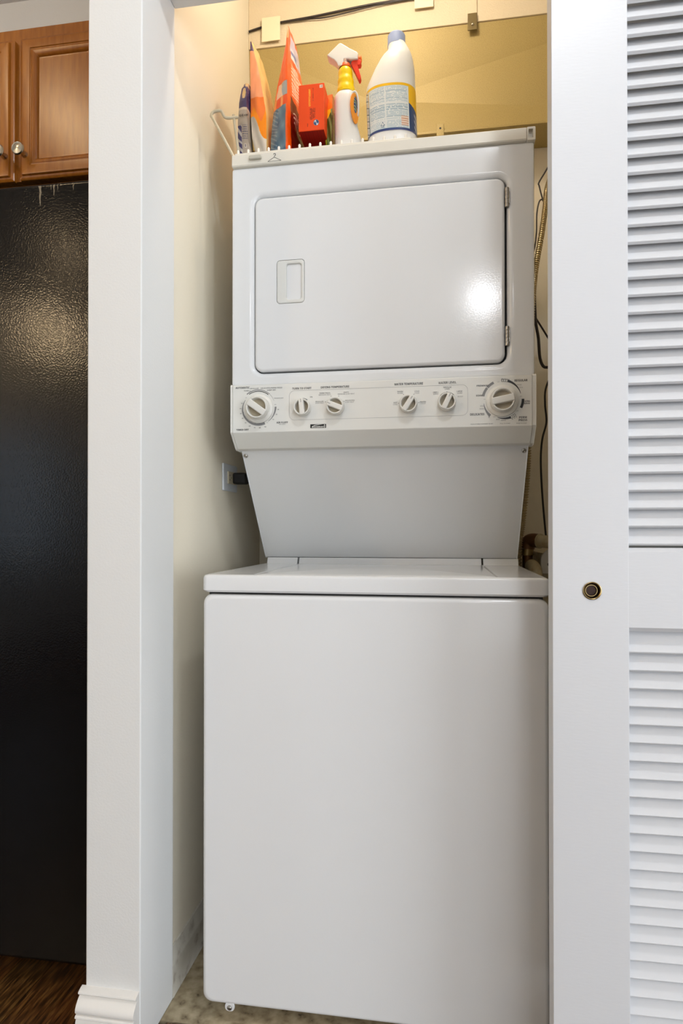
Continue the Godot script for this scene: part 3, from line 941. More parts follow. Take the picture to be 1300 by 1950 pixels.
	lettering(co, "RINSE", 0.1364, 1.2412, 0.0102, 0.0023, 1)
	lettering(co, "6", 0.1551, 1.2438, 0.0025, 0.0029, 1)
	lettering(co, "9", 0.1592, 1.2459, 0.0022, 0.0029, 1)
	lettering(co, "12", 0.1630, 1.2481, 0.0035, 0.0029, 1)
	lettering(co, "8", 0.1054, 1.2491, 0.0019, 0.0027, 1)
	lettering(co, "PUSH & TURN CLOCKWISE TO SET", 0.0901, 1.2345, 0.0481, 0.0019, 1)
	lettering(co, "PULL TO START", 0.1399, 1.2342, 0.0217, 0.0020, 1)
	lettering(co, "PUSH TO STOP", 0.1744, 1.2338, 0.0213, 0.0020, 1)
	var z := CONSOLE_Z
	var px := -0.1415
	var py := 1.2883
	var f := Soup.new()
	f.loft([rr(0.4030, 0.0680, 0.0125, z - 0.0002, px, py, 8), rr(0.4030, 0.0680, 0.0125, z + 0.0001, px, py, 8), rr(0.4022, 0.0672, 0.0121, z + 0.0001, px, py, 8), rr(0.4022, 0.0672, 0.0121, z - 0.0002, px, py, 8)], false, false)
	part("outline_print", f, ink[2], co, "", false)
	for q in [[-0.2454, 1.3065], [-0.2278, 1.3062], [-0.2157, 1.2938], [-0.2583, 1.2938], [-0.0810, 1.3050], [-0.0581, 1.3047], [-0.0919, 1.2855], [-0.0470, 1.2856], [0.0015, 1.3000], [0.0147, 1.3075], [0.0280, 1.3005]]:
		part("dot_print", lathe([[0.0, -0.0002], [0.0008, -0.0002], [0.0008, 0.0001], [0.0, 0.0001]], 10).moved(Transform3D(facing_z(), Vector3(q[0], q[1], z))), ink[0], co)
	var dx := -0.4168
	var dy := 1.2851
	var grey: Material = ink[2]
	for q in [[124.0, 51.0, 0.0378, 0.0394, 0.0378, 0.0394, 0], [130.0, 48.0, 0.0408, 0.0432, 0.0408, 0.0422, 2], [46.0, 22.0, 0.0408, 0.0416, 0.0405, 0.0408, 2], [148.0, 190.0, 0.0355, 0.0362, 0.0362, 0.0395, 2], [190.0, 294.0, 0.0362, 0.0395, 0.0362, 0.0420, 2], [2.0, -53.0, 0.0395, 0.0438, 0.0395, 0.0404, 2]]:
		part("dial_print", band(dx, dy, q[0], q[1], q[2], q[3], q[4], q[5], z), ink[q[6]], co)
	for k in 9:
		var a := deg_to_rad(163.0 + k * 16.0)
		part("dot_print", lathe([[0.0, -0.0002], [0.0006, -0.0002], [0.0006, 0.0002], [0.0, 0.0002]], 8).moved(Transform3D(facing_z(), Vector3(dx + 0.0362 * cos(a), dy + 0.0362 * sin(a), z))), ink[0], co)
	dx = 0.1347
	dy = 1.2862
	for q in [[168.0, 141.0, 0.0400, 0.0455, 0.0400, 0.0455, 2], [139.5, 117.0, 0.0400, 0.0455, 0.0400, 0.0455, 2], [94.0, 75.0, 0.0395, 0.0402, 0.0395, 0.0402, 0], [94.0, 75.0, 0.0445, 0.0450, 0.0445, 0.0450, 0], [75.0, 18.0, 0.0395, 0.0450, 0.0395, 0.0402, 1], [1.0, -26.0, 0.0400, 0.0455, 0.0400, 0.0455, 1], [-51.0, -66.0, 0.0395, 0.0402, 0.0395, 0.0402, 0], [-51.0, -66.0, 0.0445, 0.0450, 0.0445, 0.0450, 0], [-66.0, -107.0, 0.0395, 0.0450, 0.0395, 0.0402, 1], [190.0, 232.0, 0.0405, 0.0412, 0.0405, 0.0465, 2]]:
		part("dial_print", band(dx, dy, q[0], q[1], q[2], q[3], q[4], q[5], z), ink[q[6]], co)
	for a in [94.0, 88.0, 82.0, 76.0, -51.0, -56.0, -61.0, -66.0]:
		part("dial_print", band(dx, dy, a, a - 1.0, 0.0395, 0.0450, 0.0395, 0.0450, z), ink[0], co)
	part("dial_print", band(0.0147, 1.2865, 138.0, 42.0, 0.0195, 0.0202, 0.0195, 0.0210, z), ink[1], co)
	part("dial_print", band(-0.3140, 1.2850, 82.0, 48.0, 0.0190, 0.0196, 0.0190, 0.0212, z), grey, co)
	# nameplate
	var np := part("nameplate", bx(-0.2934, 1.2350, -1.4103, -0.2568, 1.2436, -1.4092, 0.0003), M.black, co, "small black nameplate")
	var chrome := mat(Color(0.88, 0.88, 0.86), 0.35, 0.3)
	letters(np, "Kenmore", 0.0300, 0.0046, chrome, Transform3D(Basis(), Vector3(-0.2735, 1.2378, -1.40905)), true, 0.25)
	part("swoosh", Soup.new().prism(PackedVector2Array([Vector2(-0.2905, 1.2362), Vector2(-0.2895, 1.2385), Vector2(-0.2830, 1.2415), Vector2(-0.2740, 1.2428), Vector2(-0.2640, 1.2426), Vector2(-0.2730, 1.2420), Vector2(-0.2820, 1.2403), Vector2(-0.2880, 1.2378)]), 0.0003).at(0, 0, -1.4091), chrome, np)
	part("swoosh", Soup.new().prism(PackedVector2Array([Vector2(-0.2605, 1.2430), Vector2(-0.2618, 1.2400), Vector2(-0.2585, 1.2400)]), 0.0003).at(0, 0, -1.4091), chrome, np)


# ---------------------------------------------------------------- goods on the dryer
func stripes(v: float, n: float, ink_share := 0.5) -> bool:
	return fposmod(v * n, 1.0) < ink_share


func hash2(a: float, b: float) -> float:
	return fposmod(sin(a * 127.1 + b * 311.7) * 43758.5453, 1.0)


# soft pack: cross sections of four corners, subdivided, bulged and crinkled
func pack(sections: Array, bulge: float, crinkle: float, seed_: int, rows := 36, cols := 9) -> Soup:
	var f := FastNoiseLite.new()
	f.seed = seed_
	f.frequency = 26.0
	f.fractal_octaves = 3
	f.fractal_type = FastNoiseLite.FRACTAL_RIDGED
	var rings := []
	for i in rows + 1:
		var t := float(i) / rows * (sections.size() - 1)
		var k := mini(int(t), sections.size() - 2)
		var u := t - k
		u = u * u * (3 - 2 * u) * 0.5 + u * 0.5
		var ring := PackedVector3Array()
		var c := Vector3.ZERO
		for j in 4:
			c += (sections[k][j] as Vector3).lerp(sections[k + 1][j], u) / 4
		for j in 4:
			var a: Vector3 = (sections[k][j] as Vector3).lerp(sections[k + 1][j], u)
			var b: Vector3 = (sections[k][(j + 1) % 4] as Vector3).lerp(sections[k + 1][(j + 1) % 4], u)
			for m in cols:
				var s := float(m) / cols
				var p := a.lerp(b, s)
				var e := (b - a)
				var nrm := Vector3(e.z, 0, -e.x).normalized()
				if nrm.dot(p - c) < 0:
					nrm = -nrm
				var w := sin(PI * s)
				var q := Vector3(p.x, p.y * 0.6, p.z)
				p += nrm * (bulge * w * minf(1.0, e.length() / 0.04) + crinkle * f.get_noise_3dv(q) * (0.3 + 0.7 * w))
				ring.append(p)
		rings.append(ring)
	var s := Soup.new().loft(rings)
	for i in s.U.size():
		s.U[i].y = 1.0 - s.U[i].y
	return s


func v4(y: float, a: Array, b: Array, c: Array, d: Array) -> Array:
	return [Vector3(a[0], y, a[1]), Vector3(b[0], y, b[1]), Vector3(c[0], y, c[1]), Vector3(d[0], y, d[1])]


func build_goods() -> void:
	var y0 := 1.8860
	# -------- grey pack with a purple top
	var grey := painted(200, 240, func(u: float, v: float) -> Color:
		var c := Color(0.62, 0.58, 0.53)
		var s := u * 4.0
		if v > 0.615:
			c = Color(0.20, 0.18, 0.34)
			if v > 0.72:
				var d := Vector2(s - 0.55, (v - 0.79) * 4.5).length()
				c = Color(0.80, 0.67, 0.46) if d < 0.28 * (1.2 - (v - 0.72) * 3.0) or v > 0.88 and fposmod(s + v * 3.0, 1.0) > 0.35 else Color(0.22, 0.19, 0.36)
				if hash2(floor(s * 24), floor(v * 60)) > 0.75:
					c = c.lerp(Color(0.55, 0.50, 0.58), 0.5)
		elif v > 0.60:
			c = Color(0.75, 0.70, 0.62)
		elif s < 0.42 and v > 0.22 and v < 0.47:
			c = Color(0.25, 0.23, 0.40) if stripes(v + s * 0.12, 13.0, 0.6) else Color(0.72, 0.70, 0.68)
		elif s > 0.48 and s < 1.0 and v > 0.36 and v < 0.47:
			c = Color(0.38, 0.36, 0.40) if stripes(v, 60.0, 0.45) and hash2(floor(s * 40), floor(v * 60)) > 0.2 else c
		elif s > 0.62 and s < 0.80 and v > 0.27 and v < 0.31:
			c = Color(0.85, 0.82, 0.78) if s < 0.66 or s > 0.76 or v < 0.277 or v > 0.303 else Color(0.40, 0.38, 0.40)
		return c)
	var gs := [
		v4(y0 + 0.001, [-0.4780, -1.484], [-0.4540, -1.482], [-0.4680, -1.540], [-0.4800, -1.545]),
		v4(y0 + 0.014, [-0.4840, -1.468], [-0.4490, -1.466], [-0.4640, -1.540], [-0.4850, -1.545]),
		v4(y0 + 0.060, [-0.4870, -1.472], [-0.4600, -1.470], [-0.4680, -1.540], [-0.4870, -1.545]),
		v4(y0 + 0.110, [-0.4880, -1.476], [-0.4640, -1.474], [-0.4700, -1.540], [-0.4880, -1.545]),
		v4(y0 + 0.165, [-0.4870, -1.482], [-0.4680, -1.480], [-0.4720, -1.540], [-0.4870, -1.545]),
		v4(y0 + 0.205, [-0.4830, -1.490], [-0.4690, -1.488], [-0.4720, -1.540], [-0.4830, -1.545]),
		v4(y0 + 0.222, [-0.4800, -1.500], [-0.4690, -1.498], [-0.4710, -1.540], [-0.4800, -1.545])]
	var gp := whole("laundry_pack", pack(gs, 0.0025, 0.0030, 3), print_mat(grey, 0.35), "grey soft pack with a purple patterned top beside the hanger rod", "soft pack", "packs on the dryer")
	letters(gp, "GE+H", 0.0215, 0.0052, ink[0], Transform3D(Basis(Vector3.UP, 0.02), Vector3(-0.4725, y0 + 0.1270, -1.4715)), true)
	# -------- orange pouch, silver below
	var orange := painted(200, 260, func(u: float, v: float) -> Color:
		var s := u * 4.0
		if s > 3.0:
			s = 0.0
		var edge := 0.47 - 0.17 * clampf(s - 0.1, 0.0, 1.0) + 0.03 * sin(s * 6.0)
		if s > 1.0 and s < 2.0:
			return Color(0.93, 0.80, 0.50)
		if v < edge:
			var k := 0.90 + 0.10 * sin(s * 9.0 + v * 20.0)
			return Color(0.88 * k, 0.84 * k, 0.78 * k)
		if v > 0.93:
			return Color(0.30, 0.22, 0.36)
		if v > 0.62:
			return Color(0.95, 0.62, 0.45)
		return Color(0.96, 0.55, 0.06) if v < 0.5 + 0.06 * sin(s * 7.0) else Color(0.93, 0.48, 0.20))
	var os := [
		v4(y0 + 0.001, [-0.4400, -1.500], [-0.4200, -1.498], [-0.4100, -1.580], [-0.4400, -1.590]),
		v4(y0 + 0.020, [-0.4420, -1.486], [-0.4180, -1.484], [-0.4080, -1.590], [-0.4440, -1.600]),
		v4(y0 + 0.080, [-0.4560, -1.488], [-0.4200, -1.488], [-0.4100, -1.600], [-0.4500, -1.610]),
		v4(y0 + 0.140, [-0.4615, -1.496], [-0.4220, -1.494], [-0.4160, -1.606], [-0.4580, -1.612]),
		v4(y0 + 0.200, [-0.4640, -1.502], [-0.4330, -1.500], [-0.4270, -1.610], [-0.4600, -1.614]),
		v4(y0 + 0.270, [-0.4670, -1.508], [-0.4480, -1.508], [-0.4420, -1.612], [-0.4620, -1.614]),
		v4(y0 + 0.340, [-0.4690, -1.514], [-0.4660, -1.514], [-0.4600, -1.614], [-0.4630, -1.614])]
	whole("refill_pouch", pack(os, 0.002, 0.0040, 7), print_mat(orange, 0.25), "slim orange pouch with a crinkled silver lower half", "pouch", "packs on the dryer")
	# -------- tall orange bag seen along its gusset
	var tall := painted(320, 320, func(u: float, v: float) -> Color:
		var s := u * 4.0
		var og := Color(0.97, 0.36, 0.05)
		if s < 1.0:
			if v < 0.43 and s < 0.93:
				var n := sin(s * 14.0 + v * 33.0) * 0.5 + sin(s * 5.0 - v * 51.0) * 0.5
				var c := Color(0.22, 0.36, 0.47).lerp(Color(0.42, 0.55, 0.62), 0.5 + 0.5 * n)
				if s < 0.45 and stripes(v + s * 0.10, 40.0, 0.35):
					c = c.lerp(Color(0.75, 0.78, 0.80), 0.45)
				return c
			if v > 0.49 and v < 0.58 and s > 0.15:
				return Color(0.62, 0.64, 0.66) if s + v * 3.0 > 2.2 else Color(0.95, 0.80, 0.70)
			if v < 0.49 and v > 0.43:
				return Color(0.93, 0.30, 0.05) if sin(s * 12.0) < 0.4 else Color(0.97, 0.60, 0.30)
			return og if v < 0.90 else Color(0.95, 0.62, 0.35)
		if s < 2.0:
			var q := s - 1.0
			if q < 0.14:
				return og
			if v < 0.52 - 0.10 * q:
				if absf(v - 0.40 + q * 0.05) < 0.045 and q > 0.25 and q < 0.7 and fposmod(v * 34.0 + sin(q * 16.0), 1.0) < 0.45:
					return Color(0.92, 0.86, 0.82)
				return Color(0.42, 0.03, 0.03)
			if v < 0.74 and v > 0.52:
				var row := fposmod((v - 0.52) * 46.0 + q * 0.8, 1.0)
				if row < 0.52 and q > 0.20 and q < 0.92:
					return Color(0.96, 0.92, 0.88)
				return Color(0.96, 0.42, 0.12)
			if v > 0.78 and v < 0.86 and q > 0.2 and q < 0.7:
				return Color(0.90, 0.90, 0.93) if hash2(floor(q * 5.0), floor(v * 42.0)) > 0.3 else Color(0.45, 0.50, 0.75)
			if v > 0.82 and v < 0.955:
				return Color(0.82, 0.78, 0.88)
			return og
		return og)
	var ts := [
		v4(y0 + 0.001, [-0.4060, -1.494], [-0.3590, -1.4600], [-0.3300, -1.600], [-0.3900, -1.600]),
		v4(y0 + 0.030, [-0.4100, -1.490], [-0.3580, -1.4520], [-0.3300, -1.600], [-0.3900, -1.600]),
		v4(y0 + 0.085, [-0.4080, -1.492], [-0.3600, -1.4560], [-0.3330, -1.600], [-0.3880, -1.600]),
		v4(y0 + 0.140, [-0.4030, -1.494], [-0.3620, -1.4640], [-0.3370, -1.600], [-0.3840, -1.600]),
		v4(y0 + 0.200, [-0.3950, -1.496], [-0.3640, -1.4720], [-0.3430, -1.600], [-0.3780, -1.600]),
		v4(y0 + 0.260, [-0.3820, -1.496], [-0.3660, -1.4820], [-0.3520, -1.600], [-0.3700, -1.600]),
		v4(y0 + 0.310, [-0.3725, -1.496], [-0.3665, -1.4920], [-0.3600, -1.600], [-0.3650, -1.600]),
		v4(y0 + 0.352, [-0.3685, -1.498], [-0.3670, -1.4980], [-0.3650, -1.600], [-0.3665, -1.600])]
	whole("detergent_bag", pack(ts, 0.0015, 0.0034, 12, 48, 12), print_mat(tall, 0.28), "tall pointed orange bag with blue and dark red lower panels", "bag", "packs on the dryer")
	# -------- orange carton raised on a second carton
	whole("flat_carton", bx(-0.3260, y0 + 0.0005, -1.600, -0.2720, y0 + 0.0605, -1.5250, 0.001), mat(Color(0.55, 0.10, 0.03), 0.5), "low dark red carton hidden under the upright orange carton", "carton")
	var cl := Color(0.95, 0.30, 0.03)
	var front := painted(160, 280, func(u: float, v: float) -> Color:
		var c := cl
		if u > 0.84 and u < 0.965 and v > 0.905 and v < 0.97:
			c = Color(0.93, 0.88, 0.80)
			if u > 0.872 and u < 0.935 and v > 0.92 and v < 0.955 and not (u > 0.89 and u < 0.915 and v > 0.93 and v < 0.945):
				c = Color(0.55, 0.50, 0.45)
		elif u > 0.385 and u < 0.47 and v > 0.52 and v < 0.90:
			c = Color(0.99, 0.62, 0.18) if hash2(floor(v * 90), floor(u * 30)) > 0.3 else cl
		elif u > 0.565 and u < 0.58 and v > 0.63 and v < 0.93:
			c = Color(0.45, 0.12, 0.02) if hash2(floor(v * 60), 1.0) > 0.25 else cl
		elif u > 0.44 and u < 0.66 and v > 0.22 and v < 0.48 and stripes(u, 28.0, 0.45) and v > 0.22 + absf(u - 0.5) * 0.3:
			c = Color(0.40, 0.10, 0.03) if hash2(floor(v * 80), floor(u * 28)) > 0.2 else cl
		elif u > 0.26 and u < 0.265 and v > 0.16 and v < 0.47:
			c = Color(0.55, 0.15, 0.03)
		elif u > 0.345 and u < 0.365 and v > 0.08 and v < 0.15:
			c = Color(0.40, 0.10, 0.03)
		var d := Vector2((u - 0.70), (v - 0.155) * 1.72).length()
		if d < 0.112:
			c = Color(0.16, 0.30, 0.50)
			if d > 0.098:
				c = Color(0.45, 0.55, 0.65)
			elif absf(sin((u - 0.70) * 40.0) * 0.05 + (v - 0.155)) < 0.022 and absf(u - 0.70) < 0.075:
				c = Color(0.92, 0.94, 0.95)
		return c)
	var bt := thing("orange_carton", "bright orange carton with a round blue emblem beside the spray bottle", "carton", "cartons on the dryer")
	var yb := y0 + 0.0612
	var shell := Soup.new()
	var fw := 0.0615
	part("carton_body", bx(-0.3312, yb, -1.5550, -0.2697, yb + 0.1105, -1.4540, 0.0012), mat(cl, 0.42), bt)
	var fp := Soup.new()
	fp.quad(Vector3(-0.3300, yb + 0.001, -1.4538), Vector3(-0.2709, yb + 0.001, -1.4538), Vector3(-0.2709, yb + 0.1095, -1.4538), Vector3(-0.3300, yb + 0.1095, -1.4538), Vector2(0, 1), Vector2(1, 1), Vector2(1, 0), Vector2(0, 0))
	part("front_print", fp, print_mat(front, 0.42), bt, "", false)
	var under := painted(120, 60, func(u: float, v: float) -> Color:
		return Color(0.72, 0.12, 0.03) if stripes(u, 26.0, 0.3) else Color(0.50, 0.06, 0.02))
	var up2 := Soup.new()
	up2.quad(Vector3(-0.3300, yb - 0.0002, -1.5540), Vector3(-0.2709, yb - 0.0002, -1.5540), Vector3(-0.2709, yb - 0.0002, -1.4555), Vector3(-0.3300, yb - 0.0002, -1.4555), Vector2(0, 1), Vector2(1, 1), Vector2(1, 0), Vector2(0, 0))
	part("bottom_print", up2, print_mat(under, 0.42), bt, "", false)
	part("tuck_flap", bx(-0.3112, yb + 0.1105, -1.5500, -0.2700, yb + 0.1117, -1.4560, 0.0003), mat(cl, 0.42), bt)
	# -------- small green and orange pouch
	var green := painted(120, 200, func(u: float, v: float) -> Color:
		var s := u * 4.0
		if s > 1.0 and s < 2.0:
			return Color(0.40, 0.05, 0.03) if v < 0.62 else Color(0.90, 0.40, 0.08)
		if v > 0.66:
			return Color(0.95, 0.47, 0.06)
		if v > 0.57 - 0.05 * sin(s * 5.0) and s > 0.2 and s < 0.85:
			return Color(0.96, 0.82, 0.12)
		if s < 0.35:
			return Color(0.80, 0.80, 0.25) if stripes(v + s * 0.2, 9.0, 0.5) else Color(0.45, 0.50, 0.12)
		return Color(0.22, 0.32, 0.10) if sin(s * 11.0 + v * 26.0) < 0.2 else Color(0.50, 0.58, 0.35))
	var es := [
		v4(y0 + 0.001, [-0.2720, -1.500], [-0.2570, -1.490], [-0.2570, -1.580], [-0.2650, -1.590]),
		v4(y0 + 0.040, [-0.2740, -1.495], [-0.2570, -1.482], [-0.2570, -1.585], [-0.2660, -1.590]),
		v4(y0 + 0.110, [-0.2760, -1.500], [-0.2570, -1.490], [-0.2570, -1.590], [-0.2680, -1.594]),
		v4(y0 + 0.150, [-0.2770, -1.510], [-0.2580, -1.498], [-0.2570, -1.592], [-0.2690, -1.596]),
		v4(y0 + 0.186, [-0.2770, -1.522], [-0.2600, -1.516], [-0.2580, -1.594], [-0.2700, -1.598])]
	whole("green_pouch", pack(es, 0.0015, 0.0020, 17, 30), print_mat(green, 0.25), "narrow orange topped green pouch between carton and spray bottle", "pouch", "packs on the dryer")
	spray_bottle(y0)
	white_bottle(y0)


func oval(xl: float, xr: float, y: float, z: float, depth: float, n := 40, power := 2.4) -> PackedVector3Array:
	var ring := PackedVector3Array()
	for i in n:
		var a := TAU * i / n - PI / 2
		var c := cos(a)
		var s := sin(a)
		# seam of the print at the back: the walk starts there and goes by the right side round
		var px := signf(c) * pow(absf(c), 2.0 / power)
		var pz := signf(s) * pow(absf(s), 2.0 / power)
		ring.append(Vector3((xl + xr) / 2 + (xr - xl) / 2 * px * 1.0, y, z + depth * pz))
	return ring


func spray_bottle(y0: float) -> void:
	var o := thing("spray_bottle", "white trigger spray bottle with a ribbed yellow collar and red trigger", "spray bottle")
	var zc := -1.502
	var body := []
	for q in [[0.000, -0.2480, -0.1880, 0.024], [0.003, -0.2510, -0.1850, 0.027], [0.055, -0.2512, -0.1866, 0.027], [0.090, -0.2520, -0.1960, 0.026], [0.115, -0.2525, -0.1985, 0.026], [0.140, -0.2530, -0.1985, 0.026], [0.156, -0.2528, -0.2000, 0.025], [0.163, -0.2515, -0.2010, 0.023], [0.168, -0.2480, -0.2025, 0.021], [0.171, -0.2450, -0.2045, 0.019]]:
		body.append(oval(q[1], q[2], y0 + q[0], zc, q[3]))
	part("bottle_body", Soup.new().loft(body), M.bottle, o)
	var col := []
	for k in 25:
		var t := k / 24.0
		var h := 0.171 + 0.064 * t
		var xl := lerpf(-0.2462, -0.2420, t)
		var xr := lerpf(-0.2020, -0.2108, t)
		var wob := 0.00055 * sin(t * TAU * 3.0 - 1.0)
		if t > 0.93:
			wob -= (t - 0.93) * 0.06
		col.append(oval(xl - wob, xr + wob, y0 + h, zc, (xr - xl) / 2 + wob, 36, 2.0))
	part("collar", Soup.new().loft(col), mat(Color(0.97, 0.84, 0.03), 0.25), o, "glossy ribbed yellow collar")
	part("neck_ring", lathe([[0.0, 0.0], [0.0150, 0.0], [0.0148, 0.006], [0.013, 0.009], [0.0, 0.009]], 28).at(-0.2264, y0 + 0.2335, zc), mat(Color(0.93, 0.40, 0.18), 0.35), o)
	part("dip_tube", lathe([[0.0, 0.0], [0.0046, 0.0], [0.0046, 0.024], [0.0, 0.024]], 18).at(-0.2250, y0 + 0.240, zc + 0.009), mat(Color(0.85, 0.72, 0.66), 0.2), o)
	var head := PackedVector2Array([Vector2(-0.2420, 2.1195), Vector2(-0.2300, 2.1195), Vector2(-0.2280, 2.1350), Vector2(-0.2205, 2.1345), Vector2(-0.2080, 2.1320), Vector2(-0.1945, 2.1320), Vector2(-0.1936, 2.1455), Vector2(-0.1965, 2.1490), Vector2(-0.2130, 2.1590), Vector2(-0.2330, 2.1735), Vector2(-0.2370, 2.1752), Vector2(-0.2405, 2.1740), Vector2(-0.2580, 2.1590), Vector2(-0.2690, 2.1492), Vector2(-0.2640, 2.1440), Vector2(-0.2520, 2.1365), Vector2(-0.2460, 2.1290)])
	part("spray_head", Soup.new().prism(head, 0.028, 0.0026).at(0, 0, zc), M.bottle, o)
	var trig := PackedVector2Array([Vector2(-0.1875, 2.0900), Vector2(-0.1880, 2.0945), Vector2(-0.1950, 2.1180), Vector2(-0.1950, 2.1208), Vector2(-0.1885, 2.1210), Vector2(-0.1868, 2.1280), Vector2(-0.1880, 2.1322), Vector2(-0.1935, 2.1335), Vector2(-0.2060, 2.1335), Vector2(-0.2110, 2.1290), Vector2(-0.2112, 2.1240), Vector2(-0.2075, 2.1160), Vector2(-0.2040, 2.1090), Vector2(-0.1925, 2.0838), Vector2(-0.1895, 2.0845)])
	part("trigger", Soup.new().prism(trig, 0.015, 0.0011).at(0, 0, zc + 0.001), mat(Color(0.93, 0.20, 0.03), 0.35), o, "orange red trigger")
	part("nozzle", lathe([[0.0, 0.0], [0.008, 0.0], [0.008, 0.006], [0.005, 0.0075], [0.0, 0.0075]], 20).moved(Transform3D(Basis(Vector3.BACK, -PI / 2), Vector3(-0.1938, 2.1390, zc))), mat(Color(0.95, 0.45, 0.10), 0.35), o)
	# shaped label on the right flank and the loop handle that frames it
	var lens := PackedVector2Array()
	var inner := PackedVector2Array()
	for i in 24:
		var a := TAU * i / 24
		lens.append(Vector2(0.0125 * cos(a) + 0.004 * maxf(0.0, -sin(a)), 0.030 * sin(a) - 0.012 * maxf(0.0, -sin(a))))
		inner.append(Vector2(0.0055 * cos(a) + 0.003, 0.020 * sin(a) + 0.003))
	var turn := Basis(Vector3.UP, 0.85)
	var lt := Transform3D(turn, Vector3(-0.2015, y0 + 0.126, zc + 0.0235))
	var lab := part("flank_label", Soup.new().prism(lens, 0.002, 0.0006).moved(lt), mat(Color(0.96, 0.60, 0.16), 0.3), o, "orange leaf shaped label")
	var lf := painted(48, 96, func(u: float, v: float) -> Color:
		var n := sin(v * 21.0 + u * 6.0)
		return Color(0.20, 0.28, 0.45) if n > 0.1 else (Color(0.75, 0.80, 0.70) if n > -0.5 else Color(0.30, 0.38, 0.30)))
	var ring := PackedVector3Array()
	var is_ := Soup.new()
	for i in 24:
		var a := inner[i]
		var b := inner[(i + 1) % 24]
		is_.tri(lt * Vector3(0.003, 0.003, 0.0014), lt * Vector3(a.x, a.y, 0.0014), lt * Vector3(b.x, b.y, 0.0014), Vector2(0.5, 0.5), Vector2(0.5, 0.5) + Vector2(a.x / 0.02, -a.y / 0.05), Vector2(0.5, 0.5) + Vector2(b.x / 0.02, -b.y / 0.05))
	part("picture_print", is_, print_mat(lf, 0.3), lab, "", false)
	part("handle", tube(curve([Vector3(-0.2060, y0 + 0.157, zc + 0.024), Vector3(-0.2000, y0 + 0.160, zc + 0.024), Vector3(-0.1950, y0 + 0.154, zc + 0.022), Vector3(-0.1925, y0 + 0.140, zc + 0.020), Vector3(-0.1920, y0 + 0.122, zc + 0.018), Vector3(-0.1935, y0 + 0.108, zc + 0.016), Vector3(-0.1965, y0 + 0.104, zc + 0.012)]), 0.0022, 8), M.bottle, o)


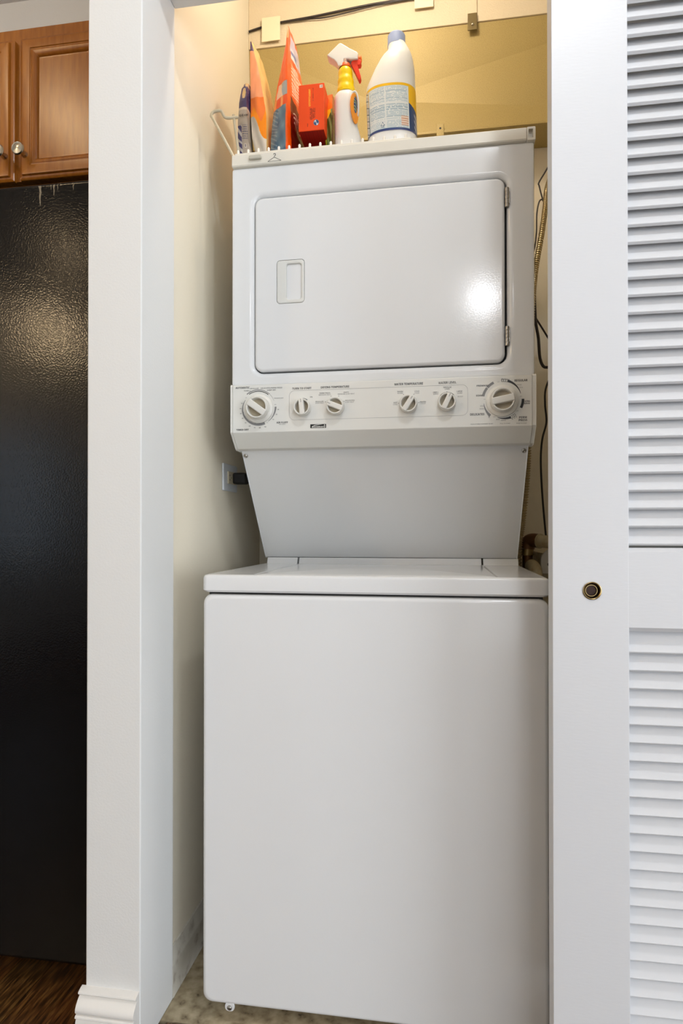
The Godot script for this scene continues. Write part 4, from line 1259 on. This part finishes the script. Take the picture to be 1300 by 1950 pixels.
func white_bottle(y0: float) -> void:
	var o := thing("bleach_bottle", "large white plastic bottle with blue and yellow label, pale blue cap", "bottle")
	var zc := -1.512
	var rows := [[0.000, -0.1640, -0.0610, 0.040], [0.004, -0.1705, -0.0545, 0.045], [0.030, -0.1712, -0.0540, 0.046], [0.060, -0.1716, -0.0542, 0.046], [0.120, -0.1742, -0.0562, 0.046], [0.158, -0.1762, -0.0575, 0.046], [0.176, -0.1755, -0.0580, 0.045], [0.192, -0.1685, -0.0585, 0.044], [0.218, -0.1565, -0.0600, 0.042], [0.240, -0.1440, -0.0635, 0.038], [0.250, -0.1372, -0.0660, 0.034], [0.259, -0.1290, -0.0692, 0.029], [0.267, -0.1242, -0.0726, 0.0245], [0.276, -0.1232, -0.0775, 0.0215], [0.283, -0.1232, -0.0815, 0.0205]]
	var body := []
	for q in rows:
		body.append(oval(q[1], q[2], y0 + q[0], zc, q[3], 48))
	part("bottle_body", Soup.new().loft(body), M.bottle, o)
	var cap := []
	for q in [[0.279, 0.0], [0.280, -0.0012], [0.304, -0.0008], [0.3065, 0.001], [0.3072, 0.004]]:
		cap.append(oval(-0.1236 + q[1], -0.0828 - q[1], y0 + q[0], zc, 0.0204 - q[1], 40, 2.0))
	part("cap", Soup.new().loft(cap), mat(Color(0.62, 0.69, 0.86), 0.35), o, "pale blue screw cap")
	var lt := painted(720, 300, func(u: float, v: float) -> Color:
		var blue := Color(0.13, 0.26, 0.45)
		var yellow := Color(0.97, 0.76, 0.05)
		var white := Color(0.90, 0.92, 0.92)
		if v > 0.965:
			return yellow
		if v < 0.03:
			return Color(0.22, 0.28, 0.50)
		var x := (u - 0.345) / 0.275
		if x >= 0.0 and x <= 1.0 and v > 0.05 and v < 0.945:
			if x < 0.012 or x > 0.988 or v < 0.06 or v > 0.935:
				return Color(0.75, 0.83, 0.88)
			if x > 0.77 and x < 0.97 and v > 0.10 and v < 0.30:
				return Color(0.80, 0.58, 0.45) if stripes(v, 21.0, 0.35) or stripes(v, 47.0, 0.2) else Color(0.96, 0.92, 0.88)
			if x > 0.36 and x < 0.46 and v > 0.075 and v < 0.20:
				var p := Vector2(x - 0.41, (v - 0.145) * 0.9)
				var tri := maxf(absf(p.x) * 1.5 + p.y, -p.y * 1.6)
				return Color(0.25, 0.38, 0.50) if tri > 0.030 and tri < 0.048 and fposmod(p.angle() * 0.477, 1.0) > 0.16 or v < 0.10 and x > 0.37 and x < 0.45 and stripes(x, 60.0, 0.6) else white
			if x > 0.47 and x < 0.50:
				return white
			var row := floorf(v * 46.0)
			var head := hash2(row, 3.0) > 0.86
			var c := white
			if stripes(v, 46.0, 0.5) and hash2(floor(x * 55.0), row) > (0.12 if head else 0.22) and x > 0.04 and x < 0.96 and hash2(row, 9.0) > 0.06:
				c = Color(0.45, 0.60, 0.70) if head else Color(0.68, 0.77, 0.82)
			return c
		if u >= 0.62 and u < 0.75:
			if v > 0.60 - (u - 0.62) * 1.3:
				return yellow
			if u > 0.675 and fposmod((v + (u - 0.675) * 3.0) * 8.0, 1.0) < 0.45 and v < 0.42:
				return Color(0.80, 0.83, 0.90)
			return blue
		if u < 0.345 and u > 0.20:
			if u > 0.338:
				return yellow if v > 0.62 else Color(0.10, 0.30, 0.36)
			var w := v + (u - 0.27) * 1.6
			if fposmod(w * 7.0, 1.0) < 0.13:
				return Color(0.16, 0.24, 0.34)
			if fposmod(w * 7.0, 1.0) > 0.3 and fposmod(w * 7.0, 1.0) < 0.8 and hash2(floor(u * 300), floor(w * 21)) > 0.35 and stripes(w, 28.0, 0.5):
				return Color(0.80, 0.70, 0.64)
			return white
		return yellow if v > 0.5 else blue)
	var sleeve := []
	for k in 13:
		var h := lerpf(0.051, 0.163, k / 12.0)
		var j := 0
		while j < rows.size() - 2 and rows[j + 1][0] < h:
			j += 1
		var t: float = (h - rows[j][0]) / (rows[j + 1][0] - rows[j][0])
		sleeve.append(oval(lerpf(rows[j][1], rows[j + 1][1], t) - 0.0005, lerpf(rows[j][2], rows[j + 1][2], t) + 0.0005, y0 + h, zc, lerpf(rows[j][3], rows[j + 1][3], t) + 0.0006, 96))
	part("label", flipped_v(Soup.new().loft(sleeve, false, false)), print_mat(lt, 0.3), o, "", false)


func flipped_v(s: Soup) -> Soup:
	for i in s.U.size():
		s.U[i] = Vector2(1.0 - s.U[i].x, 1.0 - s.U[i].y)
	return s


# ---------------------------------------------------------------- pipes and cables behind the machine
func build_back_corner() -> void:
	var path := curve([Vector3(0.330, 2.06, -1.90), Vector3(0.306, 1.99, -1.878), Vector3(0.2985, 1.93, -1.87), Vector3(0.2840, 1.84, -1.845), Vector3(0.2655, 1.74, -1.825), Vector3(0.2570, 1.66, -1.82), Vector3(0.2520, 1.55, -1.83), Vector3(0.2490, 1.40, -1.83), Vector3(0.2440, 1.25, -1.82), Vector3(0.2380, 1.14, -1.81), Vector3(0.2260, 1.03, -1.80), Vector3(0.2150, 0.94, -1.80), Vector3(0.2180, 0.80, -1.84)], 60)
	var flex := tube(path, func(i: int) -> float: return 0.0084 if i % 4 < 2 else 0.0056, 10)
	whole("metal_conduit", flex, mat(Color(0.70, 0.64, 0.50), 0.33, 0.8), "ribbed flexible metal conduit hanging beside the dryer", "conduit")
	var wires := [
		[[Vector3(0.335, 2.10, -1.90), Vector3(0.3020, 2.045, -1.897), Vector3(0.2850, 2.016, -1.897), Vector3(0.2860, 2.005, -1.897), Vector3(0.2960, 1.965, -1.897), Vector3(0.3090, 1.935, -1.897)], 0.0022, "dark bent wire above the metal conduit"],
		[[Vector3(0.3110, 1.930, -1.897), Vector3(0.3000, 1.955, -1.897), Vector3(0.2930, 1.966, -1.897), Vector3(0.2850, 1.958, -1.897), Vector3(0.2790, 1.925, -1.897), Vector3(0.2775, 1.87, -1.897), Vector3(0.2710, 1.82, -1.897), Vector3(0.2550, 1.77, -1.897)], 0.0022, "dark looped wire left of the metal conduit"],
		[[Vector3(0.2690, 1.610, -1.86), Vector3(0.2800, 1.597, -1.87), Vector3(0.2950, 1.577, -1.88), Vector3(0.3150, 1.553, -1.90)], 0.0026, "short straight dark wire branching right below the conduit"],
		[[Vector3(0.2630, 1.70, -1.84), Vector3(0.2660, 1.60, -1.84), Vector3(0.2740, 1.545, -1.84), Vector3(0.2780, 1.490, -1.84), Vector3(0.2870, 1.465, -1.84), Vector3(0.3000, 1.4610, -1.84), Vector3(0.3300, 1.470, -1.86)], 0.0042, "thick dark power cable hooking to the right beside the dryer"],
		[[Vector3(0.3200, 1.46, -1.88), Vector3(0.2970, 1.405, -1.86), Vector3(0.2950, 1.36, -1.86), Vector3(0.2985, 1.31, -1.86), Vector3(0.2870, 1.26, -1.86), Vector3(0.2830, 1.20, -1.86), Vector3(0.2870, 1.10, -1.86), Vector3(0.30, 0.98, -1.88)], 0.0028, "thin black cable hanging lowest beside the control console"]]
	for q in wires:
		whole("wire", tube(curve(q[0], 8), q[1], 8), M.cable, q[2], "wire")
	# drain pipe with its elbows
	var o := thing("drain_pipe", "stained cream pipe elbow with a copper pipe running down behind the washer", "pipe")
	part("pipe_run", tube(PackedVector3Array([Vector3(0.256, 0.9735, -1.800), Vector3(0.40, 0.958, -1.64)]), 0.0172, 22), M.pvc, o)
	part("elbow", tube(curve([Vector3(0.268, 0.9722, -1.7868), Vector3(0.252, 0.9738, -1.8045), Vector3(0.2420, 0.968, -1.8130), Vector3(0.2395, 0.9500, -1.8140)], 6), 0.0195, 22), M.copper, o)
	part("elbow_lip", tube(PackedVector3Array([Vector3(0.2680, 0.9722, -1.7868), Vector3(0.2700, 0.9720, -1.7846)]), 0.0206, 24), M.pvc, o)
	part("coupling", lathe([[0.0, 0.0], [0.0165, 0.0], [0.0172, 0.001], [0.0172, 0.017], [0.0165, 0.018], [0.0, 0.018]], 24).at(0.2395, 0.932, -1.814), M.brass, o)
	part("down_pipe", lathe([[0.0, 0.0], [0.0140, 0.0], [0.0140, 0.16], [0.0, 0.16]], 24).at(0.2395, 0.775, -1.814), M.copper, o)
	part("lower_elbow", tube(curve([Vector3(0.248, 0.905, -1.80), Vector3(0.2535, 0.893, -1.768), Vector3(0.2540, 0.860, -1.760), Vector3(0.2540, 0.80, -1.760)], 6), 0.0180, 22), M.pvc, o)
	var b := thing("valve_box", "small white arched box with a screw beside the drain pipe", "box")
	var arch := PackedVector2Array([Vector2(0.2700, 0.8840), Vector2(0.3320, 0.8840)])
	for i in 13:
		var a := PI * i / 12.0
		arch.append(Vector2(0.3010 + 0.0310 * cos(a), 0.9200 + 0.0310 * sin(a)))
	part("cover", Soup.new().prism(arch, 0.014, 0.0012).at(0, 0, -1.782), mat(Color(0.80, 0.78, 0.74), 0.45), b)
	part("screw", lathe([[0.0, 0.0], [0.006, 0.0], [0.0056, 0.0015], [0.003, 0.003], [0.0, 0.0031]], 14).moved(Transform3D(facing_z(), Vector3(0.2925, 0.9090, -1.775))), M.black, b)
	part("back_box", bx(0.275, 0.80, -1.968, 0.327, 0.94, -1.789, 0.002), M.pvc, b)


# ---------------------------------------------------------------- louvered door
func build_louver_door() -> void:
	var o := thing("louver_door", "white louvered wooden closet door standing open at the right", "door")
	var zf := -1.040
	var zb := -1.079
	var zm := (zf + zb) / 2
	var x0 := 0.1755
	var x1 := 0.2907
	var x2 := 0.675
	var x3 := 0.790
	var y0 := 0.012
	var y1 := 2.105
	var px := 0.2355
	var py := 0.9058
	# left stile with the bored hole of the finger pull
	var low := slab(x1 - x0, 0.865 - y0, zf - zb, 0.0018, 0.0018, 2).at((x0 + x1) / 2, (0.865 + y0) / 2, zm)
	var st := Soup.new()
	var rings := []
	var w := x1 - x0
	var h := y1 - y0
	var cx := (x0 + x1) / 2
	var cy := (y0 + y1) / 2
	for q in [[0.0018, zb], [0.0005, zb + 0.0005], [0.0, zb + 0.0018], [0.0, zf - 0.0018], [0.0005, zf - 0.0005], [0.0018, zf]]:
		rings.append(rr(w - 2 * q[0], h - 2 * q[0], 0.0015, q[1], cx, cy, 6))
	for q in [0.0, -0.020]:
		rings.append(rr(0.0262, 0.0262, 0.0131, zf + q, px, py, 6))
	part("stile", st.loft(rings), M.door, o)
	part("stile", slab(x3 - x2, h, zf - zb, 0.0018, 0.0018, 2).at((x2 + x3) / 2, cy, zm), M.door, o)
	for q in [[y0, 0.170], [0.8425, 0.9735], [1.985, y1]]:
		var prof := [Vector2(zb, q[0] + 0.006), Vector2(zb + 0.006, q[0]), Vector2(zf - 0.0085, q[0]), Vector2(zf - 0.0004, q[0] + 0.0068), Vector2(zf - 0.0004, q[1] - 0.0068), Vector2(zf - 0.0085, q[1]), Vector2(zb + 0.006, q[1]), Vector2(zb, q[1] - 0.006)]
		part("rail", along_x(prof, x1 - 0.0008, x2 + 0.0008, 0.0), M.door, o)
	# slats: rounded boards leaning outwards at the foot
	var lean := deg_to_rad(34.5)
	var board := slab(x2 - x1 - 0.0006, 0.0430, 0.0064, 0.0010, 0.0014, 2)
	var mesh := board.mesh()
	var edge := 0.9800
	var feet := []
	while edge < 1.975:
		feet.append(edge)
		edge += lerpf(0.0282, 0.0271, (edge - 0.98) / 0.85)
	edge = 0.8108
	while edge > 0.172:
		feet.append(edge)
		edge -= 0.02823
	for f in feet:
		var s := part("slat", mesh, M.door, o)
		var turn := Basis(Vector3.RIGHT, -lean)
		var foot := turn * Vector3(0, -0.0215, 0.0032)
		s.transform = Transform3D(turn, Vector3((x1 + x2) / 2, f - foot.y, zf - 0.0045 - foot.z))
	var at := Transform3D(facing_z(), Vector3(px, py, zf))
	var fp := part("finger_pull", lathe([[0.0120, -0.012], [0.0128, -0.012], [0.0129, 0.0], [0.0140, 0.0006], [0.0142, 0.0014], [0.0132, 0.0018], [0.0120, 0.0010], [0.0116, -0.001], [0.0112, -0.012]], 36, true).moved(at), M.brass, o, "round brass finger pull")
	part("inner_ring", lathe([[0.0080, -0.0120], [0.0098, -0.0120], [0.0098, -0.0052], [0.0092, -0.0046], [0.0084, -0.0046], [0.0080, -0.0052]], 32, true).moved(at), M.brass, fp)
	part("cup", lathe([[0.0, -0.0150], [0.0119, -0.0150], [0.0119, -0.0125], [0.0083, -0.0118], [0.0081, -0.0078], [0.0, -0.0072]], 32).moved(at), M.bronze, fp, "dark bronze cup")
